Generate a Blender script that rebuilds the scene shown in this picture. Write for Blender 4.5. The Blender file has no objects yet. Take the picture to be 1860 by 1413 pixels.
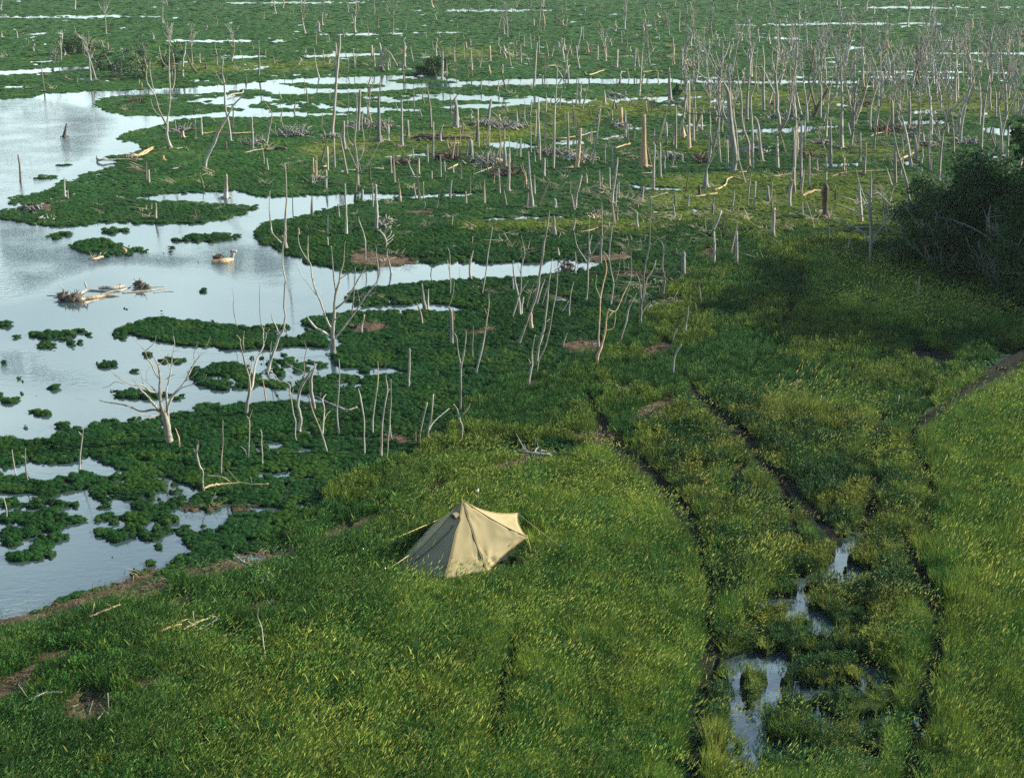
import bpy, math, random
import numpy as np
from mathutils import Vector, Matrix

# ------------------------------------------------------------------ camera, sky, sun, exposure
PW, PH, FPX = 1860.0, 1413.0, 2583.0
PITCH, CAMH = math.radians(17.94), 12.5
SP, CP = math.sin(PITCH), math.cos(PITCH)
scene = bpy.context.scene
cam_data = bpy.data.cameras.new("camera")
cam_data.lens = 36.0 * FPX / PW
cam_data.sensor_width = 36.0
cam_data.clip_start = 0.5
cam_data.clip_end = 9000.0
cam = bpy.data.objects.new("camera", cam_data)
cam.location = (0, 0, CAMH)
cam.rotation_euler = (math.pi / 2 - PITCH, 0, 0)
scene.collection.objects.link(cam)
scene.camera = cam

SUN_AZ = math.radians(80.0)      # measured from +Y (away from the camera) towards +X (right)
SUN_EL = math.radians(27.0)
world = bpy.data.worlds.new("World")
scene.world = world
world.use_nodes = True
wt = world.node_tree
bg = wt.nodes['Background']
sky = wt.nodes.new('ShaderNodeTexSky')
sky.sky_type = 'NISHITA'
sky.sun_disc = False
sky.sun_elevation = SUN_EL
sky.sun_rotation = SUN_AZ
sky.air_density = 1.3
sky.dust_density = 0.6
sky.ozone_density = 2.0
# soft bright cloud lying low round the sky: its mirror image is the pale sheen on the marsh water
tc = wt.nodes.new('ShaderNodeTexCoord')
sep = wt.nodes.new('ShaderNodeSeparateXYZ')
wt.links.new(tc.outputs['Generated'], sep.inputs[0])
mp = wt.nodes.new('ShaderNodeMapping')
mp.inputs['Scale'].default_value = (1.6, 1.6, 5.0)
wt.links.new(tc.outputs['Generated'], mp.inputs['Vector'])
nz = wt.nodes.new('ShaderNodeTexNoise')
nz.inputs['Scale'].default_value = 1.6
nz.inputs['Detail'].default_value = 5.0
wt.links.new(mp.outputs[0], nz.inputs['Vector'])
ramp_z = wt.nodes.new('ShaderNodeMapRange')      # 1 at the horizon, 0 above about 32 degrees
ramp_z.interpolation_type = 'SMOOTHSTEP'
ramp_z.inputs['From Min'].default_value = 0.26
ramp_z.inputs['From Max'].default_value = 0.62
ramp_z.inputs['To Min'].default_value = 1.0
ramp_z.inputs['To Max'].default_value = 0.0
wt.links.new(sep.outputs['Z'], ramp_z.inputs['Value'])
ramp_n = wt.nodes.new('ShaderNodeMapRange')
ramp_n.inputs['From Min'].default_value = 0.25
ramp_n.inputs['From Max'].default_value = 0.60
wt.links.new(nz.outputs['Fac'], ramp_n.inputs['Value'])
mul = wt.nodes.new('ShaderNodeMath')
mul.operation = 'MULTIPLY'
wt.links.new(ramp_z.outputs[0], mul.inputs[0])
wt.links.new(ramp_n.outputs[0], mul.inputs[1])
mixw = wt.nodes.new('ShaderNodeMix')
mixw.data_type = 'RGBA'
ramp_y = wt.nodes.new('ShaderNodeMapRange')      # the cloud bank lies over the far side of the marsh
ramp_y.interpolation_type = 'SMOOTHSTEP'
ramp_y.inputs['From Min'].default_value = -0.1
ramp_y.inputs['From Max'].default_value = 0.6
wt.links.new(sep.outputs['Y'], ramp_y.inputs['Value'])
mul2 = wt.nodes.new('ShaderNodeMath')
mul2.operation = 'MULTIPLY'
wt.links.new(mul.outputs[0], mul2.inputs[0])
wt.links.new(ramp_y.outputs[0], mul2.inputs[1])
wt.links.new(mul2.outputs[0], mixw.inputs['Factor'])
wt.links.new(sky.outputs[0], mixw.inputs[6])
mixw.inputs[7].default_value = (8.2, 10.1, 9.9, 1)
wt.links.new(mixw.outputs[2], bg.inputs['Color'])
bg.inputs['Strength'].default_value = 0.09

sun_data = bpy.data.lights.new("sun", 'SUN')
sun_data.energy = 5.0
sun_data.angle = math.radians(0.6)
sun_data.color = (1.0, 0.88, 0.66)
sun = bpy.data.objects.new("sun", sun_data)
sv = Vector((math.sin(SUN_AZ) * math.cos(SUN_EL), math.cos(SUN_AZ) * math.cos(SUN_EL), math.sin(SUN_EL)))
sun.rotation_euler = sv.to_track_quat('Z', 'Y').to_euler()
scene.collection.objects.link(sun)

scene.view_settings.view_transform = 'Standard'
scene.view_settings.look = 'None'
scene.view_settings.exposure = 1.12
scene.view_settings.gamma = 1.0
scene.cycles.max_bounces = 5
scene.cycles.diffuse_bounces = 2
scene.cycles.glossy_bounces = 3
scene.cycles.transmission_bounces = 3
scene.cycles.sample_clamp_indirect = 6.0
scene.cycles.use_denoising = False

rng = np.random.default_rng(11)
random.seed(5)

# ------------------------------------------------------------------ helpers: photo pixel <-> ground
def at(px, py, z=0.0):
    u = (np.asarray(px, float) - PW / 2) / FPX
    v = -(np.asarray(py, float) - PH / 2) / FPX
    t = (CAMH - z) / (SP - v * CP)
    return u * t, t * (CP + v * SP)

def at_plane(px, py, Y):
    u = (px - PW / 2) / FPX
    v = -(py - PH / 2) / FPX
    t = Y / (CP + v * SP)
    return Vector((u * t, Y, CAMH + t * (v * CP - SP))), t / FPX   # point, metres per pixel there

def topx(X, Y, z=0.0):
    zz = CAMH - z
    dep = Y * CP + zz * SP
    up = Y * SP - zz * CP
    return PW / 2 + FPX * X / dep, PH / 2 - FPX * up / dep

def tag(o, label=None, cat=None, group=None, kind=None):
    if label: o['label'] = label
    if cat: o['category'] = cat
    if group: o['group'] = group
    if kind: o['kind'] = kind
    return o

def link(name, me, parent=None, loc=None):
    o = bpy.data.objects.new(name, me)
    scene.collection.objects.link(o)
    if parent is not None: o.parent = parent
    if loc is not None: o.location = loc
    return o

class MB:
    """collects shapes, links them as one mesh"""
    def __init__(s): s.v = []; s.f = []
    def add(s, vs, fs):
        n = len(s.v)
        s.v += [tuple(p) for p in vs]
        s.f += [tuple(i + n for i in f) for f in fs]
    def mesh(s, name, mat, smooth=True):
        me = bpy.data.meshes.new(name)
        me.from_pydata(s.v, [], s.f)
        if mat: me.materials.append(mat)
        if smooth: me.polygons.foreach_set('use_smooth', [True] * len(me.polygons))
        me.update()
        return me
    def build(s, name, mat, parent=None, loc=None, smooth=True):
        return link(name, s.mesh(name, mat, smooth), parent, loc)

def h2(ix, iy, seed):
    n = (ix.astype(np.int64) * 374761393 + iy.astype(np.int64) * 668265263 + seed * 974634777) & 0xffffffff
    n = ((n ^ (n >> 13)) * 1274126177) & 0xffffffff
    return ((n ^ (n >> 16)) & 0xffff) / 65535.0
def vn(x, y, seed=0):
    ix = np.floor(x); iy = np.floor(y); fx = x - ix; fy = y - iy
    fx = fx * fx * (3 - 2 * fx); fy = fy * fy * (3 - 2 * fy)
    a = h2(ix, iy, seed); b = h2(ix + 1, iy, seed); c = h2(ix, iy + 1, seed); d = h2(ix + 1, iy + 1, seed)
    return (a * (1 - fx) + b * fx) * (1 - fy) + (c * (1 - fx) + d * fx) * fy
def fbm(x, y, seed=0, o=4):
    s = 0; a = 0.5; tot = 0
    for k in range(o):
        s = s + a * vn(x * 2 ** k, y * 2 ** k, seed + k * 17); tot += a; a *= 0.55
    return s / tot
def sstep(a, b, x):
    t = np.clip((x - a) / (b - a), 0, 1)
    return t * t * (3 - 2 * t)

# ------------------------------------------------------------------ materials
def new_mat(name):
    m = bpy.data.materials.new(name); m.use_nodes = True
    nt = m.node_tree
    for n in list(nt.nodes):
        if n.type != 'OUTPUT_MATERIAL': nt.nodes.remove(n)
    return m, nt, nt.nodes['Material Output']
def N(nt, typ, **kw):
    n = nt.nodes.new(typ)
    for k, v in kw.items():
        if k in n.inputs.keys(): n.inputs[k].default_value = v
        else: setattr(n, k, v)
    return n
def ramp(nt, src, stops, interp='LINEAR'):
    r = nt.nodes.new('ShaderNodeValToRGB')
    r.color_ramp.interpolation = interp
    while len(r.color_ramp.elements) < len(stops): r.color_ramp.elements.new(0.5)
    for e, (p, c) in zip(r.color_ramp.elements, stops):
        e.position = p; e.color = (*c, 1)
    nt.links.new(src, r.inputs[0])
    return r
def mixc(nt, a, b, fac, mode='MIX'):
    m = nt.nodes.new('ShaderNodeMix'); m.data_type = 'RGBA'; m.blend_type = mode
    for sock, val in ((m.inputs['Factor'], fac), (m.inputs[6], a), (m.inputs[7], b)):
        if isinstance(val, bpy.types.NodeSocket): nt.links.new(val, sock)
        elif isinstance(val, tuple): sock.default_value = (*val, 1)
        else: sock.default_value = val
    return m.outputs[2]

def wood_material(name, pale, dark, warm, seed):
    m, nt, out = new_mat(name)
    oi = N(nt, 'ShaderNodeObjectInfo')
    geo = N(nt, 'ShaderNodeTexCoord')
    mp = N(nt, 'ShaderNodeMapping'); mp.inputs['Scale'].default_value = (9, 9, 1.1)
    nt.links.new(geo.outputs['Object'], mp.inputs['Vector'])
    add = N(nt, 'ShaderNodeVectorMath', operation='ADD')
    nt.links.new(mp.outputs[0], add.inputs[0]); nt.links.new(oi.outputs['Location'], add.inputs[1])
    n1 = N(nt, 'ShaderNodeTexNoise', Scale=1.0, Detail=6.0, Roughness=0.65)
    nt.links.new(add.outputs[0], n1.inputs['Vector'])
    n2 = N(nt, 'ShaderNodeTexNoise', Scale=0.9, Detail=3.0)
    add2 = N(nt, 'ShaderNodeVectorMath', operation='ADD')
    nt.links.new(geo.outputs['Object'], add2.inputs[0]); nt.links.new(oi.outputs['Location'], add2.inputs[1])
    nt.links.new(add2.outputs[0], n2.inputs['Vector'])
    r = ramp(nt, n1.outputs['Fac'], [(0.27, dark), (0.42, tuple(0.55 * p + 0.45 * d for p, d in zip(pale, dark))), (0.58, pale), (0.8, tuple(min(1, p * 1.2) for p in pale))])
    wr = ramp(nt, n2.outputs['Fac'], [(0.52, (0, 0, 0)), (0.66, (1, 1, 1))])
    c = mixc(nt, r.outputs[0], warm, wr.outputs[0], 'MULTIPLY')
    rr = N(nt, 'ShaderNodeMapRange'); rr.inputs['To Min'].default_value = 0.75; rr.inputs['To Max'].default_value = 1.15
    nt.links.new(oi.outputs['Random'], rr.inputs['Value'])
    c2 = N(nt, 'ShaderNodeVectorMath', operation='SCALE')
    nt.links.new(c, c2.inputs[0]); nt.links.new(rr.outputs[0], c2.inputs['Scale'])
    b = N(nt, 'ShaderNodeBsdfPrincipled', Roughness=0.85)
    b.inputs['Specular IOR Level'].default_value = 0.2
    nt.links.new(c2.outputs[0], b.inputs['Base Color'])
    bp = N(nt, 'ShaderNodeBump', Strength=0.7, Distance=0.03)
    nt.links.new(n1.outputs['Fac'], bp.inputs['Height']); nt.links.new(bp.outputs[0], b.inputs['Normal'])
    nt.links.new(b.outputs[0], out.inputs['Surface'])
    return m
M_WOOD = wood_material('weathered_wood', (0.37, 0.375, 0.35), (0.08, 0.078, 0.072), (1.0, 0.84, 0.68), 0)
M_DARKWOOD = wood_material('wet_dark_wood', (0.12, 0.10, 0.085), (0.03, 0.026, 0.024), (1.0, 0.7, 0.5), 1)
M_WARMWOOD = wood_material('warm_stripped_wood', (0.44, 0.36, 0.25), (0.12, 0.08, 0.055), (1.0, 0.8, 0.6), 2)
M_GREYWOOD = wood_material('grey_barked_wood', (0.26, 0.27, 0.26), (0.055, 0.056, 0.055), (1.0, 0.88, 0.74), 3)

M_BARK = wood_material('dull_grey_bark', (0.15, 0.155, 0.15), (0.05, 0.052, 0.05), (1.0, 0.95, 0.85), 4)

def leaf_material(name, tinted=True, base=(0.1, 0.15, 0.03), trans=0.3, rough=0.6, jitter=0.25):
    """plant matter; the colour of each plant comes with the plant (attribute), leaves vary by noise"""
    m, nt, out = new_mat(name)
    if tinted:
        a = N(nt, 'ShaderNodeAttribute', attribute_type='INSTANCER', attribute_name='tint')
        col = a.outputs['Color']
        mul_ = N(nt, 'ShaderNodeVectorMath', operation='MULTIPLY')
        nt.links.new(col, mul_.inputs[0]); mul_.inputs[1].default_value = base
        col = mul_.outputs[0]
    else:
        rgb = N(nt, 'ShaderNodeRGB'); rgb.outputs[0].default_value = (*base, 1); col = rgb.outputs[0]
    g = N(nt, 'ShaderNodeNewGeometry')
    rpi = N(nt, 'ShaderNodeMapRange'); rpi.inputs['To Min'].default_value = 1 - jitter; rpi.inputs['To Max'].default_value = 1 + jitter
    nt.links.new(g.outputs['Random Per Island'], rpi.inputs['Value'])
    sc = N(nt, 'ShaderNodeVectorMath', operation='SCALE')
    nt.links.new(col, sc.inputs[0]); nt.links.new(rpi.outputs[0], sc.inputs['Scale'])
    d = N(nt, 'ShaderNodeBsdfPrincipled', Roughness=rough)
    d.inputs['Specular IOR Level'].default_value = 0.12
    nt.links.new(sc.outputs[0], d.inputs['Base Color'])
    t = N(nt, 'ShaderNodeBsdfTranslucent')
    nt.links.new(sc.outputs[0], t.inputs['Color'])
    mx = N(nt, 'ShaderNodeMixShader'); mx.inputs[0].default_value = trans
    nt.links.new(d.outputs[0], mx.inputs[1]); nt.links.new(t.outputs[0], mx.inputs[2])
    nt.links.new(mx.outputs[0], out.inputs['Surface'])
    return m
M_PLANT = leaf_material('plant_leaf', True, (1, 1, 1), 0.30, jitter=0.28)
M_SEED = leaf_material('seed_head', True, (1.9, 1.55, 2.0), 0.35, jitter=0.3)
M_TREELEAF = leaf_material('tree_leaf', False, (0.026, 0.075, 0.020), 0.3, 0.5, 0.6)

# ------------------------------------------------------------------ the lie of the marsh (outlines given on the photo, turned into metres)
X0, Y0, RW, RH = -320, -120, 2500, 1700
def new_raster(v, dt=np.float32): return np.full((RH, RW), v, dt)
def P(s): return [tuple(float(q) for q in t.split(',')) for t in s.split()]
def fill(arr, poly, val):
    if isinstance(poly, str): poly = P(poly)
    pa = np.array(poly) - (X0, Y0)
    x0 = max(0, int(pa[:, 0].min()) - 1); x1 = min(RW, int(pa[:, 0].max()) + 2)
    y0 = max(0, int(pa[:, 1].min()) - 1); y1 = min(RH, int(pa[:, 1].max()) + 2)
    if x1 <= x0 or y1 <= y0: return
    xs = np.arange(x0, x1) + 0.0
    n = len(pa)
    for y in range(y0, y1):
        cr = []
        for i in range(n):
            ax, ay = pa[i]; bx, by = pa[(i + 1) % n]
            if (ay <= y) != (by <= y): cr.append(ax + (y - ay) * (bx - ax) / (by - ay))
        cr.sort()
        for a, b in zip(cr[::2], cr[1::2]):
            ia = max(x0, int(math.ceil(a))); ib = min(x1, int(math.floor(b)) + 1)
            if ib > ia: arr[y, ia:ib] = val
def stroke(arr, pts, w, val):
    if isinstance(pts, str): pts = P(pts)
    for (ax, ay), (bx, by) in zip(pts, pts[1:]):
        L = math.hypot(bx - ax, by - ay); n = max(1, int(L / 2))
        for k in range(n + 1):
            x = ax + (bx - ax) * k / n - X0; y = ay + (by - ay) * k / n - Y0
            r = w / 2 * (0.75 + 0.5 * random.random()) * (1 + max(0, (y + Y0 - 880) / 380))
            xa, xb = int(x - r), int(x + r) + 1; ya, yb = int(y - r * 0.8), int(y + r * 0.8) + 1
            arr[max(0, ya):max(0, yb), max(0, xa):max(0, xb)] = val
def blur(a, rx, ry, it=2):
    for _ in range(it):
        for ax, r in ((1, rx), (0, ry)):
            if r < 1: continue
            p = np.concatenate([np.repeat(np.take(a, [0], ax), r + 1, ax), a, np.repeat(np.take(a, [-1], ax), r, ax)], ax)
            c = np.cumsum(p, ax, dtype=np.float64)
            n = a.shape[ax]
            a = ((np.take(c, np.arange(2 * r + 1, 2 * r + 1 + n), ax) - np.take(c, np.arange(0, n), ax)) / (2 * r + 1)).astype(np.float32)
    return a

LAND = new_raster(1.0)
def water(s, v=0.0): fill(LAND, s, -.3 if v <= .1 else v)
def land(s, v=1.0): fill(LAND, s, v)
# beyond the marsh: open lagoon
for s, v in (("560,62 700,59 860,60 700,64 600,65", .3), ("20,62 100,60 140,63 60,65", .3), ("1300,46 1500,41 1700,42 1720,45 1500,46 1300,48", .3), ("-100,31 200,28 330,32 200,33 -90,34", .3), ("760,20 900,17 1060,19 900,22", .3), ("1500,14 1700,12 1900,14 1700,17", .3), ("350,6 600,3 700,6 500,8", .3), ("200,74 420,72 600,76 420,77", .4), ("1300,69 1400,67 1480,70 1400,72", .35)): water(s, v)
# far left reach and far slivers
water("-320,132 0,130 60,126 150,121 165,124 100,131 0,137 -320,140")
water("540,100 700,97 700,101 560,105"); water("395,103 470,101 470,105 400,107", .3)
water("1660,96 1870,97 1870,99 1660,98"); water("1540,86 1600,85 1600,88 1540,88", .3)
# the lake
water("-320,182 0,182 60,178 75,170 150,168 260,163 330,160 400,156 470,150 500,146 560,142 640,141 720,138 800,139 850,150 840,157 780,159 700,166 640,168 560,172 500,170 470,163 400,167 300,173 240,173 190,178 170,186 180,195 200,207 240,212 300,212 380,207 440,201 520,199 600,202 680,205 680,209 600,209 520,213 440,212 330,215 290,228 240,238 205,252 250,262 258,270 235,280 190,284 215,296 200,305 150,318 130,330 100,345 60,362 20,375 0,384 -320,388")
land("700,147 740,143 800,146 850,150 800,153 730,152"); land("500,152 560,150 640,153 720,156 700,161 620,163 540,160")
water("300,176 380,173 470,172 500,180 560,186 600,190 560,194 500,190 440,194 390,190 320,186", .42)
water("420,186 520,184 620,195 700,199 700,208 560,207 470,206 400,200", .45)
water("640,176 720,173 790,171 880,173 980,176 1060,180 1150,178 1240,176 1240,184 1100,190 1000,189 880,184 780,184 700,188 640,184", .36)
water("795,194 840,190 900,189 960,187 975,190 900,195 860,198 800,199", .12)
water("620,196 700,196 720,199 640,201", .2)
water("850,148 1000,143 1200,144 1300,147 1560,148 1560,151 1300,152 1200,152 1000,153 860,156", .1)
water("940,149 980,146 1030,148 1040,153 960,155", 0.0)
for s in ("1470,131 1600,129 1860,132 2180,131 2180,133 1860,134 1600,132 1470,133", "1440,140 1600,138 1740,141 1740,144 1600,143 1440,143", "1500,157 1600,157 1600,160 1500,160"): water(s, .25)
# ponds of the middle distance
for s, v in (("878,262 900,259 930,258 975,265 970,270 900,268", .05), ("1000,258 1040,255 1060,257 1060,263 1010,262", .05),
             ("695,284 740,280 775,277 775,283 700,287", .3), ("1140,334 1180,340 1245,342 1240,348 1190,348 1150,342", .02),
             ("1330,236 1400,234 1440,232 1520,228 1525,232 1440,240 1340,242", .15), ("1455,229 1478,229 1474,240 1456,240", 0),
             ("1650,202 1700,200 1700,207 1655,207", .05), ("1640,222 1712,218 1715,224 1640,228", .1), ("1780,232 1860,234 1850,248 1815,246 1790,240", .1),
             ("1500,296 1550,295 1568,299 1550,303 1500,302", .15), ("1640,293 1672,296 1670,303 1645,303", .2), ("1790,282 1830,280 1830,288 1790,288", .2),
             ("1085,251 1130,245 1140,250 1100,255", .2), ("620,355 660,350 740,353 800,352 860,350 885,352 850,357 800,360 740,362 660,366 620,362", .12),
             ("865,398 950,395 1060,390 1130,386 1240,382 1400,380 1400,383 1240,386 1130,390 1060,395 950,400 870,401", .18),
             ("1430,345 1490,343 1490,346 1430,348", .3), ("1130,232 1200,228 1210,232 1140,236", .45), ("1240,228 1290,226 1290,230 1240,232", .45)):
    water(s, v)
# the big left water with its tongues of land
water("-320,386 0,386 60,362 130,340 200,345 230,362 300,352 370,350 430,347 470,358 540,356 620,353 645,358 640,372 600,380 545,395 480,405 470,420 462,432 482,446 530,470 560,480 600,485 620,498 700,486 740,482 800,480 900,478 1000,477 1060,475 1095,476 1100,482 1060,492 1000,500 960,504 900,505 850,508 800,512 740,515 700,522 640,530 622,545 650,552 700,556 760,552 820,555 860,561 820,568 740,567 660,568 610,571 560,578 545,588 580,598 600,612 625,625 605,640 600,655 620,668 700,666 740,674 738,682 700,684 640,682 600,686 600,735 530,732 440,735 345,735 350,745 275,760 178,770 150,775 90,790 60,802 0,797 -320,800")
land("0,390 20,381 80,373 200,357 260,364 330,366 400,372 468,375 460,382 440,389 400,400 350,407 280,407 200,405 110,413 60,409 30,403 0,398")
land("20,360 60,356 90,345 150,322 210,305 262,300 262,352 230,357 190,362 150,370 60,374 20,372", .8)
land("78,432 100,422 135,424 140,430 100,436"); land("150,424 200,415 250,418 230,424 180,428", .7)
land("120,446 160,437 190,432 205,440 240,446 272,458 240,465 180,468 150,460 130,452", .72)
land("305,436 350,428 400,424 435,426 430,436 370,443 320,442", .75); land("305,450 345,449 340,454 310,454", .7)
land("220,598 235,588 270,580 340,583 400,591 470,592 520,592 560,598 590,612 600,622 590,632 540,628 500,634 440,636 370,632 300,622 250,612 232,606")
water("500,602 540,594 560,603 540,612 505,617")
land("255,640 290,642 330,650 300,662 262,660", .5)
land("345,668 400,660 470,662 540,668 600,686 700,690 700,740 600,728 560,716 500,706 450,704 410,712 370,708 345,690", .9)
land("190,706 230,704 290,714 340,718 330,726 250,728 205,722", .85)
land("460,640 520,648 600,655 610,690 540,700 470,690 440,660", .52)
land("600,560 690,548 700,530 780,520 860,512 900,512 900,560 860,566 820,556 760,552 700,557 650,556", .93)
for cx, cy, rx, ry in ((44, 690, 14, 6), (127, 620, 8, 6), (145, 624, 6, 4), (215, 610, 14, 14), (190, 662, 20, 8), (80, 628, 24, 5), (140, 633, 20, 3), (95, 707, 16, 6),
                       (78, 749, 28, 8), (25, 722, 32, 12), (5, 664, 12, 9), (146, 766, 11, 5), (112, 777, 16, 6), (47, 776, 11, 4), (155, 778, 14, 5), (110, 608, 60, 10),
                       (330, 657, 14, 5), (242, 676, 9, 3), (368, 530, 7, 4), (364, 530, 4, 3), (30, 612, 10, 4), (7, 592, 14, 6), (212, 770, 30, 7), (252, 764, 20, 6), (75, 721, 14, 4), (120, 336, 20, 7), (75, 323, 30, 5), (150, 330, 20, 4), (35, 361, 22, 4), (116, 300, 24, 3), (75, 353, 20, 4), (540, 530, 8, 4), (95, 735, 7, 3)):
    land([(cx + rx * math.cos(k * .63), cy + ry * math.sin(k * .63)) for k in range(10)], .68 if rx > 18 else .8)
# ponds in the near marsh
for s, v in (("0,858 60,840 95,846 140,838 163,823 175,835 195,850 150,857 110,868 80,874 50,866 0,866", .1), ("35,815 80,807 85,811 50,817", .2),
             ("490,805 512,802 514,820 492,819", 0), ("494,861 530,854 534,860 515,870 495,870", .08), ("310,842 350,838 352,843 320,845", .15), ("420,840 426,837 424,848 419,848", 0),
             ("-320,897 0,897 40,895 90,905 140,897 150,892 158,920 175,948 225,962 252,965 248,978 300,975 342,985 330,1003 310,1026 280,1036 240,1046 215,1066 190,1071 130,1081 90,1101 45,1122 0,1129 -320,1132", 0.0),
             ("150,905 250,910 245,930 200,935 160,935", .4), ("325,930 350,925 388,940 370,952 350,962 330,950", .3), ("290,955 330,950 340,985 300,980", .4), ("350,968 400,950 408,955 360,975", .4),
             ("346,890 355,890 350,905 344,900", .1), ("405,897 414,897 412,905 406,905", .1), ("455,924 478,920 478,926 458,928", .1), ("400,930 408,928 404,942 396,942", .2),
             ("1002,546 1020,540 1045,540 1052,546 1030,552 1005,551", .2), ("700,545 712,543 712,551 702,552", .2),
             ("640,670 740,668 740,684 640,684", .3), ("615,700 700,700 700,712 625,712", .6), ("480,636 520,632 560,640 520,650 470,648", .35)):
    water(s, v)
land("0,935 30,925 100,928 150,938 170,955 150,975 100,985 112,1010 80,1026 30,1020 0,1000", .82); land("0,906 100,905 150,915 140,930 60,925 0,925", .5)
land("165,960 250,962 245,975 210,987 170,978", .8); land("255,975 300,975 290,985 262,990", .8)
for cx, cy, rx, ry in ((287, 994, 12, 8), (50, 1076, 5, 3), (243, 1035, 5, 5), (278, 1025, 9, 6), (217, 1034, 3, 3), (127, 993, 5, 7)):
    land([(cx + rx * math.cos(k * .63), cy + ry * math.sin(k * .63)) for k in range(10)], .85)
# the small stream in the near grass
for s, v in (("1313,1202 1340,1190 1360,1185 1390,1196 1422,1180 1428,1195 1438,1212 1420,1228 1408,1240 1402,1280 1382,1320 1372,1413 1355,1413 1365,1300 1385,1270 1395,1240 1370,1228 1340,1235 1345,1260 1338,1300 1330,1413 1318,1413 1328,1280 1320,1230", 0.02),
             ("1440,1078 1455,1083 1462,1110 1490,1108 1502,1125 1522,1142 1510,1163 1480,1162 1460,1145 1488,1137 1480,1122 1443,1132", .05),
             ("1518,992 1550,972 1556,990 1546,1015 1522,1025 1505,1062 1492,1066 1500,1040 1518,1015", .1), ("1588,948 1602,945 1602,966 1590,968", .15),
             ("1645,727 1695,722 1700,738 1650,740", .42), ("1440,1240 1470,1240 1480,1300 1500,1325 1470,1340 1455,1290", .42), ("1555,1222 1612,1226 1606,1242 1560,1238", .35)):
    water(s, v)
tmp = LAND.copy()
fill(LAND, "1500,975 1600,945 1620,1000 1600,1060 1560,1200 1630,1230 1600,1413 1310,1413 1310,1190 1430,1060", .66)
fill(LAND, "-320,845 200,845 420,900 420,960 330,1010 -320,1010", .70)
LAND = np.minimum(tmp, LAND)
wide = blur(LAND, 16, 6, 1)
wide[:420 - Y0] = LAND[:420 - Y0]
LAND = blur(.58 * LAND + .42 * wide, 3, 1, 1)

# rippled stretches of the water
RIP = new_raster(0.05)
for s, v in (("-320,190 100,190 190,215 170,260 130,290 60,330 0,365 -320,370", .95), ("-320,410 70,420 110,440 150,450 220,462 330,462 370,490 300,482 200,478 120,500 60,530 0,545 -320,550", .9),
             ("360,450 440,440 520,470 540,500 500,520 430,500 380,490", .75), ("-320,640 60,640 150,680 170,700 120,705 0,680 -320,680", .7), ("-320,1085 60,1070 120,1085 0,1128 -320,1130", .12), ("-320,385 0,395 60,415 0,425 -320,425", .9), ("-320,-120 2180,-120 2180,60 -320,60", .2)):
    fill(RIP, s, v)
RIP = blur(RIP, 22, 9, 2)

# what grows where: 0 low marsh plants, 1 low olive shrubs, 2 tall grass, 3 olive tussocks
KIND = new_raster(0, np.int8)
fill(KIND, "760,830 900,700 1010,680 1120,600 1200,560 1300,430 1420,440 1460,420 1620,470 1870,520 2180,560 2180,640 1860,640 1800,640 1700,720 1620,830 1250,830 1120,800", 1)
fill(KIND, "520,990 600,900 680,850 760,830 900,840 800,860 700,960 600,1000", 1)
fill(KIND, "-320,1175 0,1165 100,1138 230,1098 330,1062 440,1040 540,1000 640,962 690,905 720,870 800,850 900,840 1010,850 1130,810 1250,800 1300,760 1400,730 1550,740 1650,800 1680,750 1740,700 1860,640 2180,600 2180,1700 -320,1700", 2)
fill(KIND, "1440,490 1500,455 1600,490 1700,470 2180,480 2180,620 1800,612 1600,600 1480,570", 2)
fill(KIND, "1180,760 1260,715 1400,745 1560,760 1640,800 1690,860 1720,930 1690,980 1640,1000 1650,1090 1600,1200 1560,1413 1290,1413 1290,1160 1285,1020 1235,920 1150,830", 3)
KIND2 = blur(KIND.astype(np.float32), 1, 1, 1)
# bare strips: cattle trails and wet cracks
TRAIL = new_raster(0.0)
for s, w in (("1085,765 1110,800 1150,840 1200,880 1240,930 1262,960 1276,1000 1288,1060 1292,1110 1290,1180 1280,1250 1265,1330 1258,1420 1250,1540", 12), ("1255,705 1290,740 1320,770 1350,790 1375,830 1410,870 1440,892 1470,932 1500,965 1520,992", 9),
             ("1350,845 1330,872 1320,905 1318,955", 8), ("1860,655 1790,690 1745,715 1710,745 1682,762 1660,785 1650,805", 4), ("1900,620 1830,650 1780,680 1700,682", 6), ("1600,760 1588,800 1585,850 1590,880 1582,920 1572,960", 11),
             ("1690,890 1692,930 1686,962", 10), ("1640,990 1660,1040 1690,1085 1705,1130 1706,1180 1690,1215 1680,1265 1665,1335 1650,1420", 11), ("1455,495 1452,515", 8), ("1437,552 1430,590 1420,600", 8), ("935,1175 918,1230 905,1290 900,1340", 7),
             ("1070,720 1080,745 1095,775", 6), ("1660,640 1720,655", 12), ("1660,820 1690,870", 6), ("1420,880 1440,960 1460,1010", 6)):
    stroke(TRAIL, s, w * 1.3, 1.0)
fill(TRAIL, "1640,690 1700,660 1780,670 1790,685 1720,715 1690,740 1640,742", .2)
TRAIL = blur(TRAIL, 2, 1, 1)
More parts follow.
